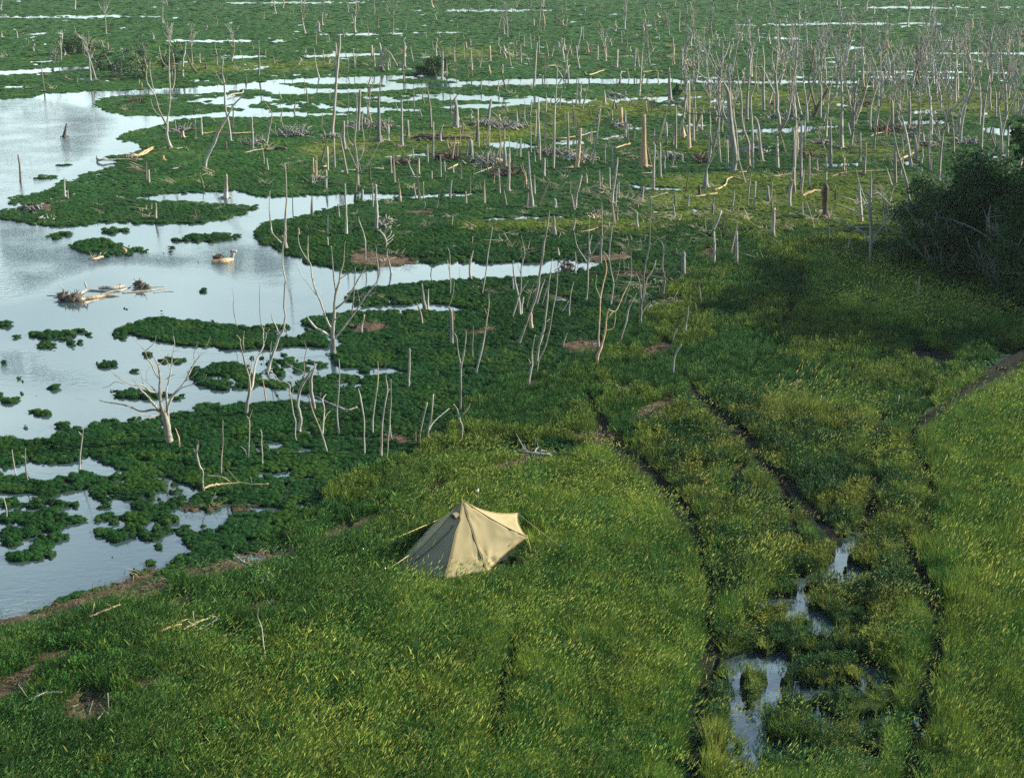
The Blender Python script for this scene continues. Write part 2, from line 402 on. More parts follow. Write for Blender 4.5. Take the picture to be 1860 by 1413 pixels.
# drifted litter
WRACK = new_raster(0.0)
for s in ("637,600 660,590 700,588 705,600 670,608 640,610", "622,470 660,458 740,470 760,482 700,488 640,484", "684,800 720,795 755,800 740,808 690,808", "1030,795 1100,790 1125,798 1100,812 1050,805",
          "1140,770 1170,745 1210,728 1235,735 1215,755 1170,775", "565,995 610,965 660,950 705,932 700,945 650,965 600,990", "760,895 800,885 835,888 800,903 770,905", "880,862 930,842 960,830 1000,825 1000,836 950,856 900,868",
          "-320,1300 0,1250 60,1215 90,1225 40,1265 0,1290 -320,1340", "110,1290 150,1262 210,1270 215,1295 160,1320 120,1318", "390,1162 440,1155 455,1170 400,1178", "295,1105 340,1088 370,1092 350,1108 300,1115",
          "1010,628 1060,622 1110,632 1100,648 1040,645", "950,700 990,695 990,705 955,710", "845,605 890,602 888,610 850,612", "735,385 790,383 790,389 740,390", "1060,465 1150,462 1160,474 1070,480", "1270,458 1305,455 1305,475 1275,478",
          "1160,560 1230,545 1260,560 1180,570", "1170,640 1210,625 1240,632 1200,650 1160,655", "1110,700 1170,715 1130,722", "230,310 265,307 265,313 232,314", "-320,1128 0,1128 60,1116 200,1072 290,1036 300,1040 210,1082 60,1130 0,1140 -320,1145",
          "40,375 95,372 95,384 45,386", "1095,500 1140,495 1200,500 1150,508", "330,925 330,925 480,925 470,930 340,932", "900,860 920,855 1000,860 905,870", "330,1040 420,1020 520,1000 560,1010 470,1035 350,1060", "200,1085 300,1060 330,1068 260,1095", "440,1105 520,1095 540,1105 460,1118", "60,1200 150,1185 160,1196 70,1215", "230,1250 300,1240 310,1250 240,1262"):
    fill(WRACK, s, 1.0)
WRACK = blur(WRACK, 4, 2, 1)
# yellow-green lawns of the far marsh
YEL = new_raster(0.0)
fill(YEL, "540,262 700,250 800,235 900,205 1000,188 1200,172 1500,165 1860,170 1860,215 1500,200 1250,205 1100,215 1000,240 850,275 700,280 560,285", .85)
fill(YEL, "1150,260 1300,255 1420,262 1480,258 1560,262 1680,270 1700,285 1500,285 1340,275 1200,285", .7)
fill(YEL, "820,300 900,290 900,300 840,310", .6); fill(YEL, "230,110 330,112 480,116 620,110 620,124 480,130 330,128 240,124", .9); fill(YEL, "800,92 940,92 940,108 820,105", .7)
fill(YEL, "1180,322 1500,310 1700,320 1700,440 1500,440 1380,430 1300,410 1180,405", .6); fill(YEL, "820,405 1000,398 1200,402 1200,425 1000,420 840,418", .6)
fill(YEL, "1450,395 1560,390 1640,420 1640,440 1500,450", .95)
YEL = blur(YEL, 14, 5, 2)
# low growth beside trails, pools and round the tent, where it is trodden or wet
HOLE = new_raster(0.0); fill(HOLE, "712,1042 808,1062 890,1050 962,1012 966,985 930,962 850,980 790,980 765,985", 1.0)
wet = 1 - LAND; wet[: 700 - Y0] = 0; wet[:, : 1000 - X0] = 0
def down(a, k): return np.concatenate([np.zeros((k, a.shape[1]), np.float32), a[:-k]], 0)
LOWM = np.maximum(np.maximum(TRAIL, wet), HOLE)
LOWM = np.maximum.reduce([LOWM, down(LOWM, 8), down(LOWM, 16), down(LOWM, 24), down(LOWM, 32)])
fill(LOWM, "1500,970 1600,940 1620,1000 1600,1060 1560,1200 1640,1240 1600,1413 1310,1413 1300,1190 1420,1060", .62)
LOWM = np.maximum(LOWM, blur(LOWM, 6, 4, 1))
WRX = WRACK.copy(); WRX[900 - Y0:] = np.maximum.reduce([WRACK, down(WRACK, 8), down(WRACK, 16)])[900 - Y0:]
TRAILX = np.maximum.reduce([TRAIL, down(TRAIL, 6), down(TRAIL, 12)]); HOLE = np.maximum(HOLE, down(HOLE, 10))

def samp(arr, px, py, nearest=False):
    x = np.clip(px - X0, 0, RW - 1.001); y = np.clip(py - Y0, 0, RH - 1.001)
    if nearest: return arr[np.round(y).astype(int).clip(0, RH - 1), np.round(x).astype(int).clip(0, RW - 1)]
    ix = x.astype(int); iy = y.astype(int); fx = x - ix; fy = y - iy
    return (arr[iy, ix] * (1 - fx) + arr[iy, ix + 1] * fx) * (1 - fy) + (arr[iy + 1, ix] * (1 - fx) + arr[iy + 1, ix + 1] * fx) * fy

def landness(X, Y, px, py):
    far = sstep(60, 110, Y)
    n = fbm(X / 0.40, Y / 0.40, 3, 3) * (1 - far) + fbm(X / 1.7, Y / 2.6, 5, 3) * far
    n2 = fbm(X / 2.0, Y / 2.0, 8, 3)
    L = samp(LAND, px, py)
    n4 = fbm(X / 0.22, Y / 0.3, 9, 2)
    return L + (n - 0.5) * 1.6 + (n2 - 0.5) * 0.45 + (n4 - .5) * .9 * (1 - far) - 0.02

def ground_color(X, Y, px, py, L):
    k = samp(KIND2, px, py); tr = samp(TRAIL, px, py); wr = samp(WRACK, px, py); ye = samp(YEL, px, py)
    n = fbm(X / 1.3, Y / 1.3, 21, 4); n3 = fbm(X / 0.25, Y / 0.25, 23, 2); nb = fbm(X / 9, Y / 9, 25, 3)
    c = np.empty(X.shape + (3,))
    marsh = np.array((0.014, 0.052, 0.014)); far = np.array((0.034, 0.098, 0.020)); yel = np.array((0.120, 0.160, 0.024))
    tall = np.array((0.028, 0.058, 0.010)); mud = np.array((0.013, 0.016, 0.012)); brown = np.array((0.105, 0.078, 0.055))
    f = sstep(48, 90, Y)[..., None]
    c[:] = marsh * (1 - f) + far * f
    yy = np.clip(ye * sstep(0.25, 0.6, n * 0.6 + nb * 0.4) * 1.1, 0, 1)[..., None]
    c = c * (1 - yy) + yel * yy
    g = np.clip(k, 0, 1)[..., None]
    c = c * (1 - g) + tall * g
    c *= (0.6 + 0.8 * n)[..., None]
    w = np.clip(sstep(0.35, 0.7, wr + (n3 - 0.5) * 0.6), 0, 1)[..., None]
    c = c * (1 - w) + brown * (0.5 + n3)[..., None] * w
    t = np.clip(samp(TRAILX, px, py) * 1.3, 0, 1)[..., None]
    c = c * (1 - t) + mud * t
    e = sstep(0.58, 0.48, L)[..., None]
    c = c * (1 - e) + np.array((.016, .026, .014)) * e
    return c

def fan(rows, cols):
    PX, PY = np.meshgrid(cols, rows)
    X, Y = at(PX, PY)
    return PX, PY, X, Y
def grid_mesh(name, X, Y, Z, mat, attrs=()):
    R, Cn = X.shape
    me = bpy.data.meshes.new(name)
    me.vertices.add(R * Cn)
    co = np.stack([X, Y, Z], -1).reshape(-1).astype(np.float32)
    me.vertices.foreach_set('co', co)
    idx = np.arange(R * Cn).reshape(R, Cn)
    q = np.stack([idx[:-1, :-1], idx[1:, :-1], idx[1:, 1:], idx[:-1, 1:]], -1).reshape(-1)
    nf = (R - 1) * (Cn - 1)
    me.loops.add(nf * 4); me.loops.foreach_set('vertex_index', q.astype(np.int32))
    me.polygons.add(nf)
    me.polygons.foreach_set('loop_start', np.arange(0, nf * 4, 4, dtype=np.int32))
    me.polygons.foreach_set('use_smooth', np.ones(nf, bool))
    for nm, ty, dat in attrs:
        a = me.attributes.new(nm, ty, 'POINT')
        if ty == 'FLOAT': a.data.foreach_set('value', dat.reshape(-1).astype(np.float32))
        else:
            d = np.concatenate([dat.reshape(-1, 3), np.ones((dat.size // 3, 1))], 1)
            a.data.foreach_set('color', d.reshape(-1).astype(np.float32))
    me.materials.append(mat)
    me.update(); me.validate()
    return me

# ground
rows = np.concatenate([np.array([-118, -110, -100, -90, -80, -70, -60, -52, -45, -38, -32, -26]), np.arange(-21, 90, 1.5), np.arange(90, 420, 1.15), np.arange(420, 760, 1.6), np.arange(760, 1500, 2.6), np.arange(1500, 2000, 12)])
cols = np.concatenate([np.arange(-1500, -320, 40), np.arange(-320, -20, 8), np.arange(-20, 1880, 2.6), np.arange(1880, 2180, 8), np.arange(2180, 3400, 40)])
PX, PY, GX, GY = fan(rows, cols)
GL = landness(GX, GY, PX, PY)
gk = np.clip(samp(KIND2, PX, PY), 0, 2)
hum = fbm(GX / 0.6, GY / 0.6, 31, 3)
edge = sstep(0.46, 0.56, GL)
GZ = -0.10 + edge * (0.125 - 0.02 * sstep(60, 90, GY) + 0.05 * hum * (1 - .7 * sstep(60, 90, GY)) + 0.05 * gk) - samp(TRAIL, PX, PY) * 0.05 * edge
GC = ground_color(GX, GY, PX, PY, GL)
m, nt, out = new_mat('marsh_ground')
a = N(nt, 'ShaderNodeAttribute', attribute_type='GEOMETRY', attribute_name='soil')
g = N(nt, 'ShaderNodeNewGeometry')
n1 = N(nt, 'ShaderNodeTexNoise', Scale=9.0, Detail=6.0, Roughness=0.7)
nt.links.new(g.outputs['Position'], n1.inputs['Vector'])
r = ramp(nt, n1.outputs['Fac'], [(0.3, (0.35, 0.35, 0.35)), (0.5, (0.9, 0.9, 0.9)), (0.7, (1.7, 1.7, 1.5))])
c = mixc(nt, a.outputs['Color'], r.outputs[0], 1.0, 'MULTIPLY')
b = N(nt, 'ShaderNodeBsdfPrincipled', Roughness=0.9)
b.inputs['Specular IOR Level'].default_value = 0.15
nt.links.new(c, b.inputs['Base Color'])
bp = N(nt, 'ShaderNodeBump', Strength=1.0, Distance=0.12)
nt.links.new(n1.outputs['Fac'], bp.inputs['Height']); nt.links.new(bp.outputs[0], b.inputs['Normal'])
nt.links.new(b.outputs[0], out.inputs['Surface'])
ground = link('ground', grid_mesh('ground', GX, GY, GZ, m, [('soil', 'FLOAT_COLOR', GC)]))
tag(ground, kind='structure')

# water: one level sheet under and around the land
wrows = np.concatenate([np.array([-127, -124, -120, -112, -100, -85, -70, -50]), np.arange(-30, 1500, 6), np.arange(1500, 2000, 50)])
wcols = np.concatenate([np.arange(-1500, -320, 60), np.arange(-320, 2180, 8), np.arange(2180, 3400, 60)])
PX2, PY2, WX, WY = fan(wrows, wcols)
m, nt, out = new_mat('marsh_water')
a = N(nt, 'ShaderNodeAttribute', attribute_type='GEOMETRY', attribute_name='ripple')
g = N(nt, 'ShaderNodeNewGeometry')
mp = N(nt, 'ShaderNodeMapping'); mp.inputs['Scale'].default_value = (1.0, 1.7, 1.0)
nt.links.new(g.outputs['Position'], mp.inputs['Vector'])
n1 = N(nt, 'ShaderNodeTexNoise', Scale=3.2, Detail=4.0, Roughness=0.6)
nt.links.new(mp.outputs[0], n1.inputs['Vector'])
n2 = N(nt, 'ShaderNodeTexNoise', Scale=0.35, Detail=3.0)
nt.links.new(g.outputs['Position'], n2.inputs['Vector'])
n2r = N(nt, 'ShaderNodeMapRange'); n2r.inputs['From Min'].default_value = 0.35; n2r.inputs['From Max'].default_value = 0.6; n2r.inputs['To Min'].default_value = 0.35
nt.links.new(n2.outputs['Fac'], n2r.inputs['Value'])
st = N(nt, 'ShaderNodeMath', operation='MULTIPLY')
nt.links.new(a.outputs['Fac'], st.inputs[0]); nt.links.new(n2r.outputs[0], st.inputs[1])
bp = N(nt, 'ShaderNodeBump', Distance=0.10)
nt.links.new(st.outputs[0], bp.inputs['Strength']); nt.links.new(n1.outputs['Fac'], bp.inputs['Height'])
gl = N(nt, 'ShaderNodeBsdfGlossy', Roughness=0.03); gl.inputs['Color'].default_value = (0.95, 0.97, 1.0, 1)
nt.links.new(bp.outputs[0], gl.inputs['Normal'])
df = N(nt, 'ShaderNodeBsdfDiffuse'); df.inputs['Color'].default_value = (0.045, 0.075, 0.090, 1)
fr = N(nt, 'ShaderNodeFresnel', IOR=2.6)
nt.links.new(bp.outputs[0], fr.inputs['Normal'])
mx = N(nt, 'ShaderNodeMixShader')
nt.links.new(fr.outputs[0], mx.inputs[0]); nt.links.new(df.outputs[0], mx.inputs[1]); nt.links.new(gl.outputs[0], mx.inputs[2])
nt.links.new(mx.outputs[0], out.inputs['Surface'])
wat = link('water', grid_mesh('water', WX, WY, np.zeros_like(WX), m, [('ripple', 'FLOAT', samp(RIP, PX2, PY2))]))
tag(wat, kind='structure')

# ------------------------------------------------------------------ plants nobody could count: scattered clumps
def blade(mb, base, az, lean, h, w, seg=3, droop=0.5, twist=0.0):
    """a tapering curved leaf; lean in radians from the vertical, growing more along its length"""
    d = Vector((math.cos(az), math.sin(az), 0)); s = Vector((-math.sin(az + twist), math.cos(az + twist), 0))
    p = Vector(base); vs = []; fs = []
    for k in range(seg + 1):
        t = k / seg
        ww = w * (1 - t) ** 0.8 * 0.5 + 0.0004
        if k == seg: vs.append(p.copy())
        else: vs += [p - s * ww, p + s * ww]
        th = lean + droop * t
        p = p + (d * math.sin(th) + Vector((0, 0, 1)) * math.cos(th)) * (h / seg)
    for k in range(seg - 1): fs.append((2 * k, 2 * k + 1, 2 * k + 3, 2 * k + 2))
    fs.append((2 * seg - 2, 2 * seg - 1, 2 * seg))
    mb.add(vs, fs)
    return p
def head(mb, base, az, lean, L, w):
    d = Vector((math.cos(az) * math.sin(lean), math.sin(az) * math.sin(lean), math.cos(lean)))
    s = Vector((-math.sin(az), math.cos(az), 0)); u = d.cross(s)
    b = Vector(base); m_ = b + d * L * .45; vs = [b]
    for k in range(3):
        a_ = k * 2.094
        vs.append(m_ + (s * math.cos(a_) + u * math.sin(a_)) * w)
    vs.append(b + d * L)
    mb.add(vs, [(0, 1, 2), (0, 2, 3), (0, 3, 1), (1, 4, 2), (2, 4, 3), (3, 4, 1)])

def src_object(name, parts):
    """parts: list of (MB, material) joined in one source mesh"""
    mb = MB(); mats = []; mi = []
    for k, (p, mt) in enumerate(parts):
        mb.add(p.v, p.f); mi += [k] * len(p.f); mats.append(mt)
    me = bpy.data.meshes.new(name); me.from_pydata(mb.v, [], mb.f)
    for mt in mats: me.materials.append(mt)
    me.polygons.foreach_set('material_index', mi)
    me.update()
    return bpy.data.objects.new(name, me)

def tall_tuft(name, seed, n=34, H=0.5, heads=4, spread=0.13, wind=0.22):
    rd = random.Random(seed); a = MB(); b = MB()
    for k in range(n):
        az = rd.uniform(0, 6.28); r = spread * math.sqrt(rd.random())
        base = (r * math.cos(az), r * math.sin(az), -0.03)
        blade(a, base, az + rd.gauss(0, .8), rd.uniform(0.02, 0.24), H * rd.uniform(.5, 1.1), rd.uniform(.008, .015), 3, rd.uniform(.05, .45), rd.uniform(-1, 1))
    for k in range(heads):
        az = rd.uniform(0, 6.28); r = spread * math.sqrt(rd.random())
        ln = rd.uniform(.05, .2); hh = H * rd.uniform(.95, 1.35)
        base = (r * math.cos(az), r * math.sin(az), 0)
        tip = blade(a, base, rd.gauss(0.6, .5), ln, hh, .006, 2, .25)
        head(b, tip - Vector((0, 0, .01)), rd.gauss(0.6, .5), ln + .3, rd.uniform(.09, .17), rd.uniform(.006, .010))
    return src_object(name, [(a, M_PLANT), (b, M_SEED)])
def cushion(name, seed, n=70, R=0.15, H=0.075):
    rd = random.Random(seed); a = MB()
    # a low mound carrying short fleshy upright shoots
    vs = []; fs = []
    for j in range(3):
        for k in range(7):
            an = k * 6.283 / 7 + j * .4; rr = R * (1.0, .8, .4)[j]; zz = H * (-.2, .45, .8)[j]
            vs.append((rr * math.cos(an) * rd.uniform(.8, 1.1), rr * math.sin(an) * rd.uniform(.8, 1.1), zz * rd.uniform(.85, 1.1)))
    vs.append((0, 0, H * .95))
    for j in range(2):
        for k in range(7): fs.append((j * 7 + k, j * 7 + (k + 1) % 7, j * 7 + 7 + (k + 1) % 7, j * 7 + 7 + k))
    for k in range(7): fs.append((14 + k, 14 + (k + 1) % 7, 21))
    a.add(vs, fs)
    for k in range(n):
        az = rd.uniform(0, 6.28); q = math.sqrt(rd.random())
        r = R * q; z = H * (1 - q * q) * .8
        blade(a, (r * math.cos(az), r * math.sin(az), z - .02), az, q * .35 + rd.gauss(0, .2), rd.uniform(.04, .08), rd.uniform(.010, .018), 2, .1, rd.uniform(-1.5, 1.5))
    return src_object(name, [(a, M_PLANT)])
def herb(name, seed, n=34, H=0.26, R=0.15):
    rd = random.Random(seed); a = MB()
    for k in range(n):
        az = rd.uniform(0, 6.28); q = math.sqrt(rd.random()); r = R * q
        hh = H * (1 - .5 * q) * rd.uniform(.6, 1.1)
        p = blade(a, (r * .6 * math.cos(az), r * .6 * math.sin(az), 0), az, q * .5, hh, .008, 2, .2)
        for j in range(4):
            blade(a, p - Vector((0, 0, .03 * j)), az + rd.uniform(-2, 2), rd.uniform(.5, 1.2), rd.uniform(.04, .07), rd.uniform(.018, .03), 2, .4, rd.uniform(-.4, .4))
    return src_object(name, [(a, M_PLANT)])
SRC = {}
SRC['tall'] = [tall_tuft('grass_tuft', 1, 34, .52, 4), tall_tuft('grass_tuft', 2, 38, .56, 7, .15), tall_tuft('grass_tuft', 3, 34, .46, 1), tall_tuft('grass_tuft', 4, 34, .54, 9, .14)]
SRC['short'] = [tall_tuft('short_grass_tuft', 5, 26, .26, 0, .14), tall_tuft('short_grass_tuft', 6, 22, .30, 1, .14), tall_tuft('short_grass_tuft', 7, 30, .22, 0, .16)]
SRC['cushion'] = [cushion('marsh_cushion', s) for s in (1, 2, 3, 4)]
SRC['herb'] = [herb('leafy_herb', s) for s in (1, 2, 3)]
st_ = MB()
for k in range(9):
    rd = random.Random(k); az = rd.uniform(0, 3.14)
    blade(st_, (rd.uniform(-.1, .1), rd.uniform(-.1, .1), .02), az, 1.45, rd.uniform(.1, .35), .014, 2, .1)
SRC['litter'] = [src_object('litter', [(st_, M_PLANT)])]

def scatter(name, key, X, Y, Z, S, RX, RY, RZ, tint, label=None):
    n = len(X)
    me = bpy.data.meshes.new(name)
    me.vertices.add(n)
    me.vertices.foreach_set('co', np.stack([X, Y, Z], -1).reshape(-1).astype(np.float32))
    for nm, ty, fld, dat in (('scl', 'FLOAT_VECTOR', 'vector', S), ('rot', 'FLOAT_VECTOR', 'vector', np.stack([RX, RY, RZ], -1)), ('tint', 'FLOAT_COLOR', 'color', np.concatenate([tint, np.ones((n, 1))], 1))):
        a = me.attributes.new(nm, ty, 'POINT'); a.data.foreach_set(fld, dat.reshape(-1).astype(np.float32))
    a = me.attributes.new('pick', 'INT', 'POINT'); a.data.foreach_set('value', rng.integers(0, len(SRC[key]), n).astype(np.int32))
    o = link(name, me)
    cname = 'sources_' + key
    col = bpy.data.collections.get(cname)
    if col is None:
        col = bpy.data.collections.new(cname)
        for s in SRC[key]: col.objects.link(s)
    ng = bpy.data.node_groups.new('scatter_' + name, 'GeometryNodeTree')
    ng.interface.new_socket(name='Geometry', in_out='INPUT', socket_type='NodeSocketGeometry')
    ng.interface.new_socket(name='Geometry', in_out='OUTPUT', socket_type='NodeSocketGeometry')
    gi = ng.nodes.new('NodeGroupInput'); go = ng.nodes.new('NodeGroupOutput')
    ip = ng.nodes.new('GeometryNodeInstanceOnPoints')
    ci = ng.nodes.new('GeometryNodeCollectionInfo'); ci.inputs['Collection'].default_value = col
    ci.inputs['Separate Children'].default_value = True; ci.inputs['Reset Children'].default_value = True
    def named(nm, ty):
        q = ng.nodes.new('GeometryNodeInputNamedAttribute'); q.data_type = ty; q.inputs['Name'].default_value = nm
        return q.outputs[0]
    e2r = ng.nodes.new('FunctionNodeEulerToRotation')
    ng.links.new(named('rot', 'FLOAT_VECTOR'), e2r.inputs[0])
    ng.links.new(gi.outputs[0], ip.inputs['Points']); ng.links.new(ci.outputs[0], ip.inputs['Instance'])
    ip.inputs['Pick Instance'].default_value = True
    ng.links.new(named('pick', 'INT'), ip.inputs['Instance Index'])
    ng.links.new(e2r.outputs[0], ip.inputs['Rotation']); ng.links.new(named('scl', 'FLOAT_VECTOR'), ip.inputs['Scale'])
    ng.links.new(ip.outputs[0], go.inputs[0])
    md = o.modifiers.new('scatter', 'NODES'); md.node_group = ng
    tag(o, kind='stuff')
    return o

def jitter_points(d0, d1, s0, s1, seed):
    """points about s(d) apart, s growing with the distance d"""
    r = np.random.default_rng(seed); xs = []; ys = []
    d = d0
    while d < d1:
        t = (d - d0) / (d1 - d0); s = s0 + (s1 - s0) * t
        half = 0.40 * math.hypot(d, CAMH) + 3
        x = np.arange(-half, half, s)
        x = x + r.uniform(-.5, .5, len(x)) * s
        y = d + r.uniform(-.5, .5, len(x)) * s
        xs.append(x); ys.append(y)
        d += s
    return np.concatenate(xs), np.concatenate(ys)


def place(seed, d0, d1, s0, s1, want, thr=0.5):
    X, Y = jitter_points(d0, d1, s0, s1, seed)
    px, py = topx(X, Y)
    L = landness(X, Y, px, py)
    k = samp(KIND, px, py, True); tr = samp(TRAILX, px, py); wr = samp(WRX, px, py)
    n3 = fbm(X / 0.25, Y / 0.25, 23, 2)
    # the border between the plant societies is ragged
    jx = (fbm(X / 1.1, Y / 1.1, 77, 3) - .5) * 60; jy = (fbm(X / 1.1, Y / 1.1, 78, 3) - .5) * 34
    kj = samp(KIND, px + jx, py + jy, True)
    r = rng.random(len(X))
    keep = (L > thr) & np.isin(kj, want) & (tr < .35 + .15 * r) & ((wr + (n3 - .5) * .6) < .55) & (samp(HOLE, px, py, True) < .5)
    return X[keep], Y[keep], px[keep], py[keep], L[keep]

def ground_z(X, Y, px, py, L):
    e = sstep(0.46, 0.56, L)
    return -0.10 + e * (0.125 - 0.02 * sstep(60, 90, Y) + 0.05 * (1 - .7 * sstep(60, 90, Y)) * fbm(X / 0.6, Y / 0.6, 31, 3) + 0.05 * np.clip(samp(KIND2, px, py), 0, 2)) - samp(TRAIL, px, py) * .05 * e

def marsh_tint(X, Y, px, py):
    n = fbm(X / 1.6, Y / 1.6, 41, 4); nb = fbm(X / 7, Y / 9, 43, 3); r = rng.random(len(X)) 
    f = sstep(46, 95, Y)
    ye = samp(YEL, px, py) * sstep(.3, .6, n * .5 + nb * .5) * 1.2
    ye = np.clip(ye + sstep(.60, .75, n) * .35 * f, 0, 1)[:, None]
    a = np.array((0.013, 0.060, 0.014)); b = np.array((0.030, 0.105, 0.022)); y = np.array((0.135, 0.180, 0.025))
    c = a * (1 - f[:, None]) + b * f[:, None]
    c = c * (1 - ye) + y * ye
    c = c * (0.30 + 0.75 * n + .35 * r + .35 * nb)[:, None]
    pl = (sstep(.56, .70, fbm(X / 1.0, Y / 1.0, 47, 3)) * (1 - f) * .6)[:, None]
    c = c * (1 - pl) + np.array((.045, .105, .014)) * pl
    o = (r > .93)[:, None]
    c = np.where(o, c * .6 + np.array((.022, .045, .008)), c)
    return c

# low marsh plants
X, Y, px, py, L = place(101, 24, 62, .095, .17, (0,), .56)
n = len(X); S = rng.uniform(.5, .85, n) * (.42 + .58 * sstep(.55, .9, L)) * (1 + (Y - 30) * .018)
S3 = np.stack([S, S, S * rng.uniform(.8, 1.3, n) * (.1 + 1.7 * fbm(X / .5, Y / .5, 51, 3))], -1)
scatter('marsh_plants', 'cushion', X, Y, ground_z(X, Y, px, py, L), S3, rng.normal(0, .1, n), rng.normal(0, .1, n), rng.uniform(0, 6.28, n), marsh_tint(X, Y, px, py))
X, Y, px, py, L = place(102, 62, 420, .22, 1.9, (0,), .53)
n = len(X); S = rng.uniform(.6, 1.1, n) * (1.2 + (Y - 60) * .018)
S3 = np.stack([S, S, rng.uniform(.4, .8, n) * (.3 + 1.3 * fbm(X / 2, Y / 3, 51, 3)) * sstep(.5, .85, L + .2)], -1)
scatter('far_marsh_plants', 'cushion', X, Y, ground_z(X, Y, px, py, L), S3, rng.normal(0, .1, n), rng.normal(0, .1, n), rng.uniform(0, 6.28, n), marsh_tint(X, Y, px, py))
# low olive herbs on the drier flat
X, Y, px, py, L = place(103, 20, 66, .12, .25, (1,), .5)
n = len(X); r = rng.random(n); nn = fbm(X / 1.8, Y / 1.8, 61, 4)
S = rng.uniform(.7, 1.4, n) * (.8 + (Y - 20) * .014) * (.4 + .5 * nn)
shade = sstep(.42, .62, nn + (r - .5) * .25)[:, None]
ct = np.array((0.030, 0.105, 0.022)) * (1 - shade) + np.array((0.105, 0.165, 0.026)) * shade
scatter('low_herbs', 'herb', X, Y, ground_z(X, Y, px, py, L), np.stack([S, S, S], -1), rng.normal(0, .12, n), rng.normal(0, .12, n), rng.uniform(0, 6.28, n), ct * (0.6 + .7 * r)[:, None])
# herbs mixed into tussock land and along the grass edge
X, Y, px, py, L = place(104, 17.5, 45, .15, .24, (3,), .5)
n = len(X); r = rng.random(n); nn = fbm(X / 1.2, Y / 1.2, 62, 4)
S = rng.uniform(.7, 1.3, n) * (.4 + .9 * nn) * (1 - .5 * np.clip(samp(LOWM, px, py), 0, 1))
yl = sstep(.48, .68, fbm(X / .9, Y / .9, 64, 3) + (r - .5) * .2)[:, None]
ct = np.array((0.022, 0.075, 0.020)) * (1 - yl) + np.array((0.130, 0.165, 0.025)) * yl
scatter('tussock_herbs', 'herb', X, Y, ground_z(X, Y, px, py, L), np.stack([S, S, S], -1), rng.normal(0, .12, n), rng.normal(0, .12, n), rng.uniform(0, 6.28, n), ct * (0.6 + .7 * r)[:, None])
# tall grass
def tall_tint(X, Y, px, py, r):
    nb = fbm(X / 2.6, Y / 2.6, 71, 4); n2 = fbm(X / .7, Y / .7, 73, 3)
    g1 = np.array((0.026, 0.110, 0.022)); g2 = np.array((0.235, 0.315, 0.050)); y = np.array((0.225, 0.240, 0.055)); dk = np.array((0.020, 0.070, 0.016))
    t = sstep(.30, .75, nb * .25 + n2 * .35 + r * .40)[:, None]
    c = g1 * (1 - t) + g2 * t
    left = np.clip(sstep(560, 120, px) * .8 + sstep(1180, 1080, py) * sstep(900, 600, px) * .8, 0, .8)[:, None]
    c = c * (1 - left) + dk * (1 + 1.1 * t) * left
    k3 = (samp(KIND, px, py, True) == 3)
    w = np.where(k3, sstep(.46, .60, fbm(X / 1.3, Y / 1.3, 79, 3) + (r - .5) * .2) * .6, (r > .93) * .5)[:, None]
    return (c * (1 - w) + y * w) * (.30 + .45 * rng.random(len(X)) + 1.1 * fbm(X / .45, Y / .45, 67, 3))[:, None]
X, Y, px, py, L = place(105, 17.0, 58, .092, .21, (2, 3), .5)
k3 = samp(KIND, px, py, True) == 3
n = len(X); r = rng.random(n); mound = fbm(X / 1.0, Y / 1.0, 65, 3); big = fbm(X / 3.2, Y / 3.2, 66, 2)
lowm = samp(LOWM, px, py)
keep = ((~k3) | (mound > .47)) & ((lowm < rng.uniform(.25, .7, len(X))) | ((lowm < .7) & (mound > .6) & k3))
X, Y, px, py, L, r, mound, big, k3 = (q[keep] for q in (X, Y, px, py, L, r, mound, big, k3))
n = len(X)
cl = fbm(X / .42, Y / .42, 67, 2)
hgt = (.62 + .20 * (big - .5) + np.where(k3, .5, .2) * (mound - .5) + .8 * (cl - .5)) * np.where(k3, .5 + 1.3 * (mound - .42) * 2, 1.0) * np.clip(1 - sstep(620, 100, px) * .35, .3, 1) * .72 * (1 + .45 * sstep(1640, 1720, px) * sstep(700, 760, py)) * (1 - .72 * np.clip(samp(LOWM, px, py) * 1.3, 0, 1))
hgt *= np.where((py < 900) & (px < 1300), .72, 1.0)
S = rng.uniform(.75, 1.2, n); S3 = np.stack([S, S, S * np.clip(hgt, .16, 1.5)], -1)
w = 1 + (Y - 18) * .018
S3[:, 0] *= w; S3[:, 1] *= w
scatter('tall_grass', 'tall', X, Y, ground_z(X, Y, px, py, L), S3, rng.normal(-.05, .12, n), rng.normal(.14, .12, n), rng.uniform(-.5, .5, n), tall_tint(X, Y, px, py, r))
# short grass filling the near left bank and fringes
X, Y, px, py, L = place(106, 17.0, 44, .12, .2, (2,), .5)
keep = (px < 900) | ((py < 900) & (px < 1300))
X, Y, px, py, L = (q[keep] for q in (X, Y, px, py, L)); n = len(X)
S = rng.uniform(.7, 1.3, n)
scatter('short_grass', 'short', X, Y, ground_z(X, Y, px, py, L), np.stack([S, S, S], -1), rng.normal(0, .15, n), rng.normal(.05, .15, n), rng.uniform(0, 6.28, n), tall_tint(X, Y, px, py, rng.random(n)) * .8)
# broad-leaved herbs among the grass of the left bank
X, Y, px, py, L = place(116, 17.0, 44, .22, .3, (2,), .5)
keep = (px < 760 + 120 * rng.random(len(X))) & (fbm(X / 1.5, Y / 1.5, 95, 3) > .52)
X, Y, px, py, L = (q[keep] for q in (X, Y, px, py, L)); n = len(X); S = rng.uniform(.6, 1.1, n)
scatter('bank_herbs', 'herb', X, Y, ground_z(X, Y, px, py, L), np.stack([S, S, S], -1), rng.normal(0, .15, n), rng.normal(.05, .15, n), rng.uniform(0, 6.28, n), np.array((.035, .12, .02)) * rng.uniform(.4, 1.5, n)[:, None] + np.array((.05, .04, 0)) * (rng.random(n) > .8)[:, None])
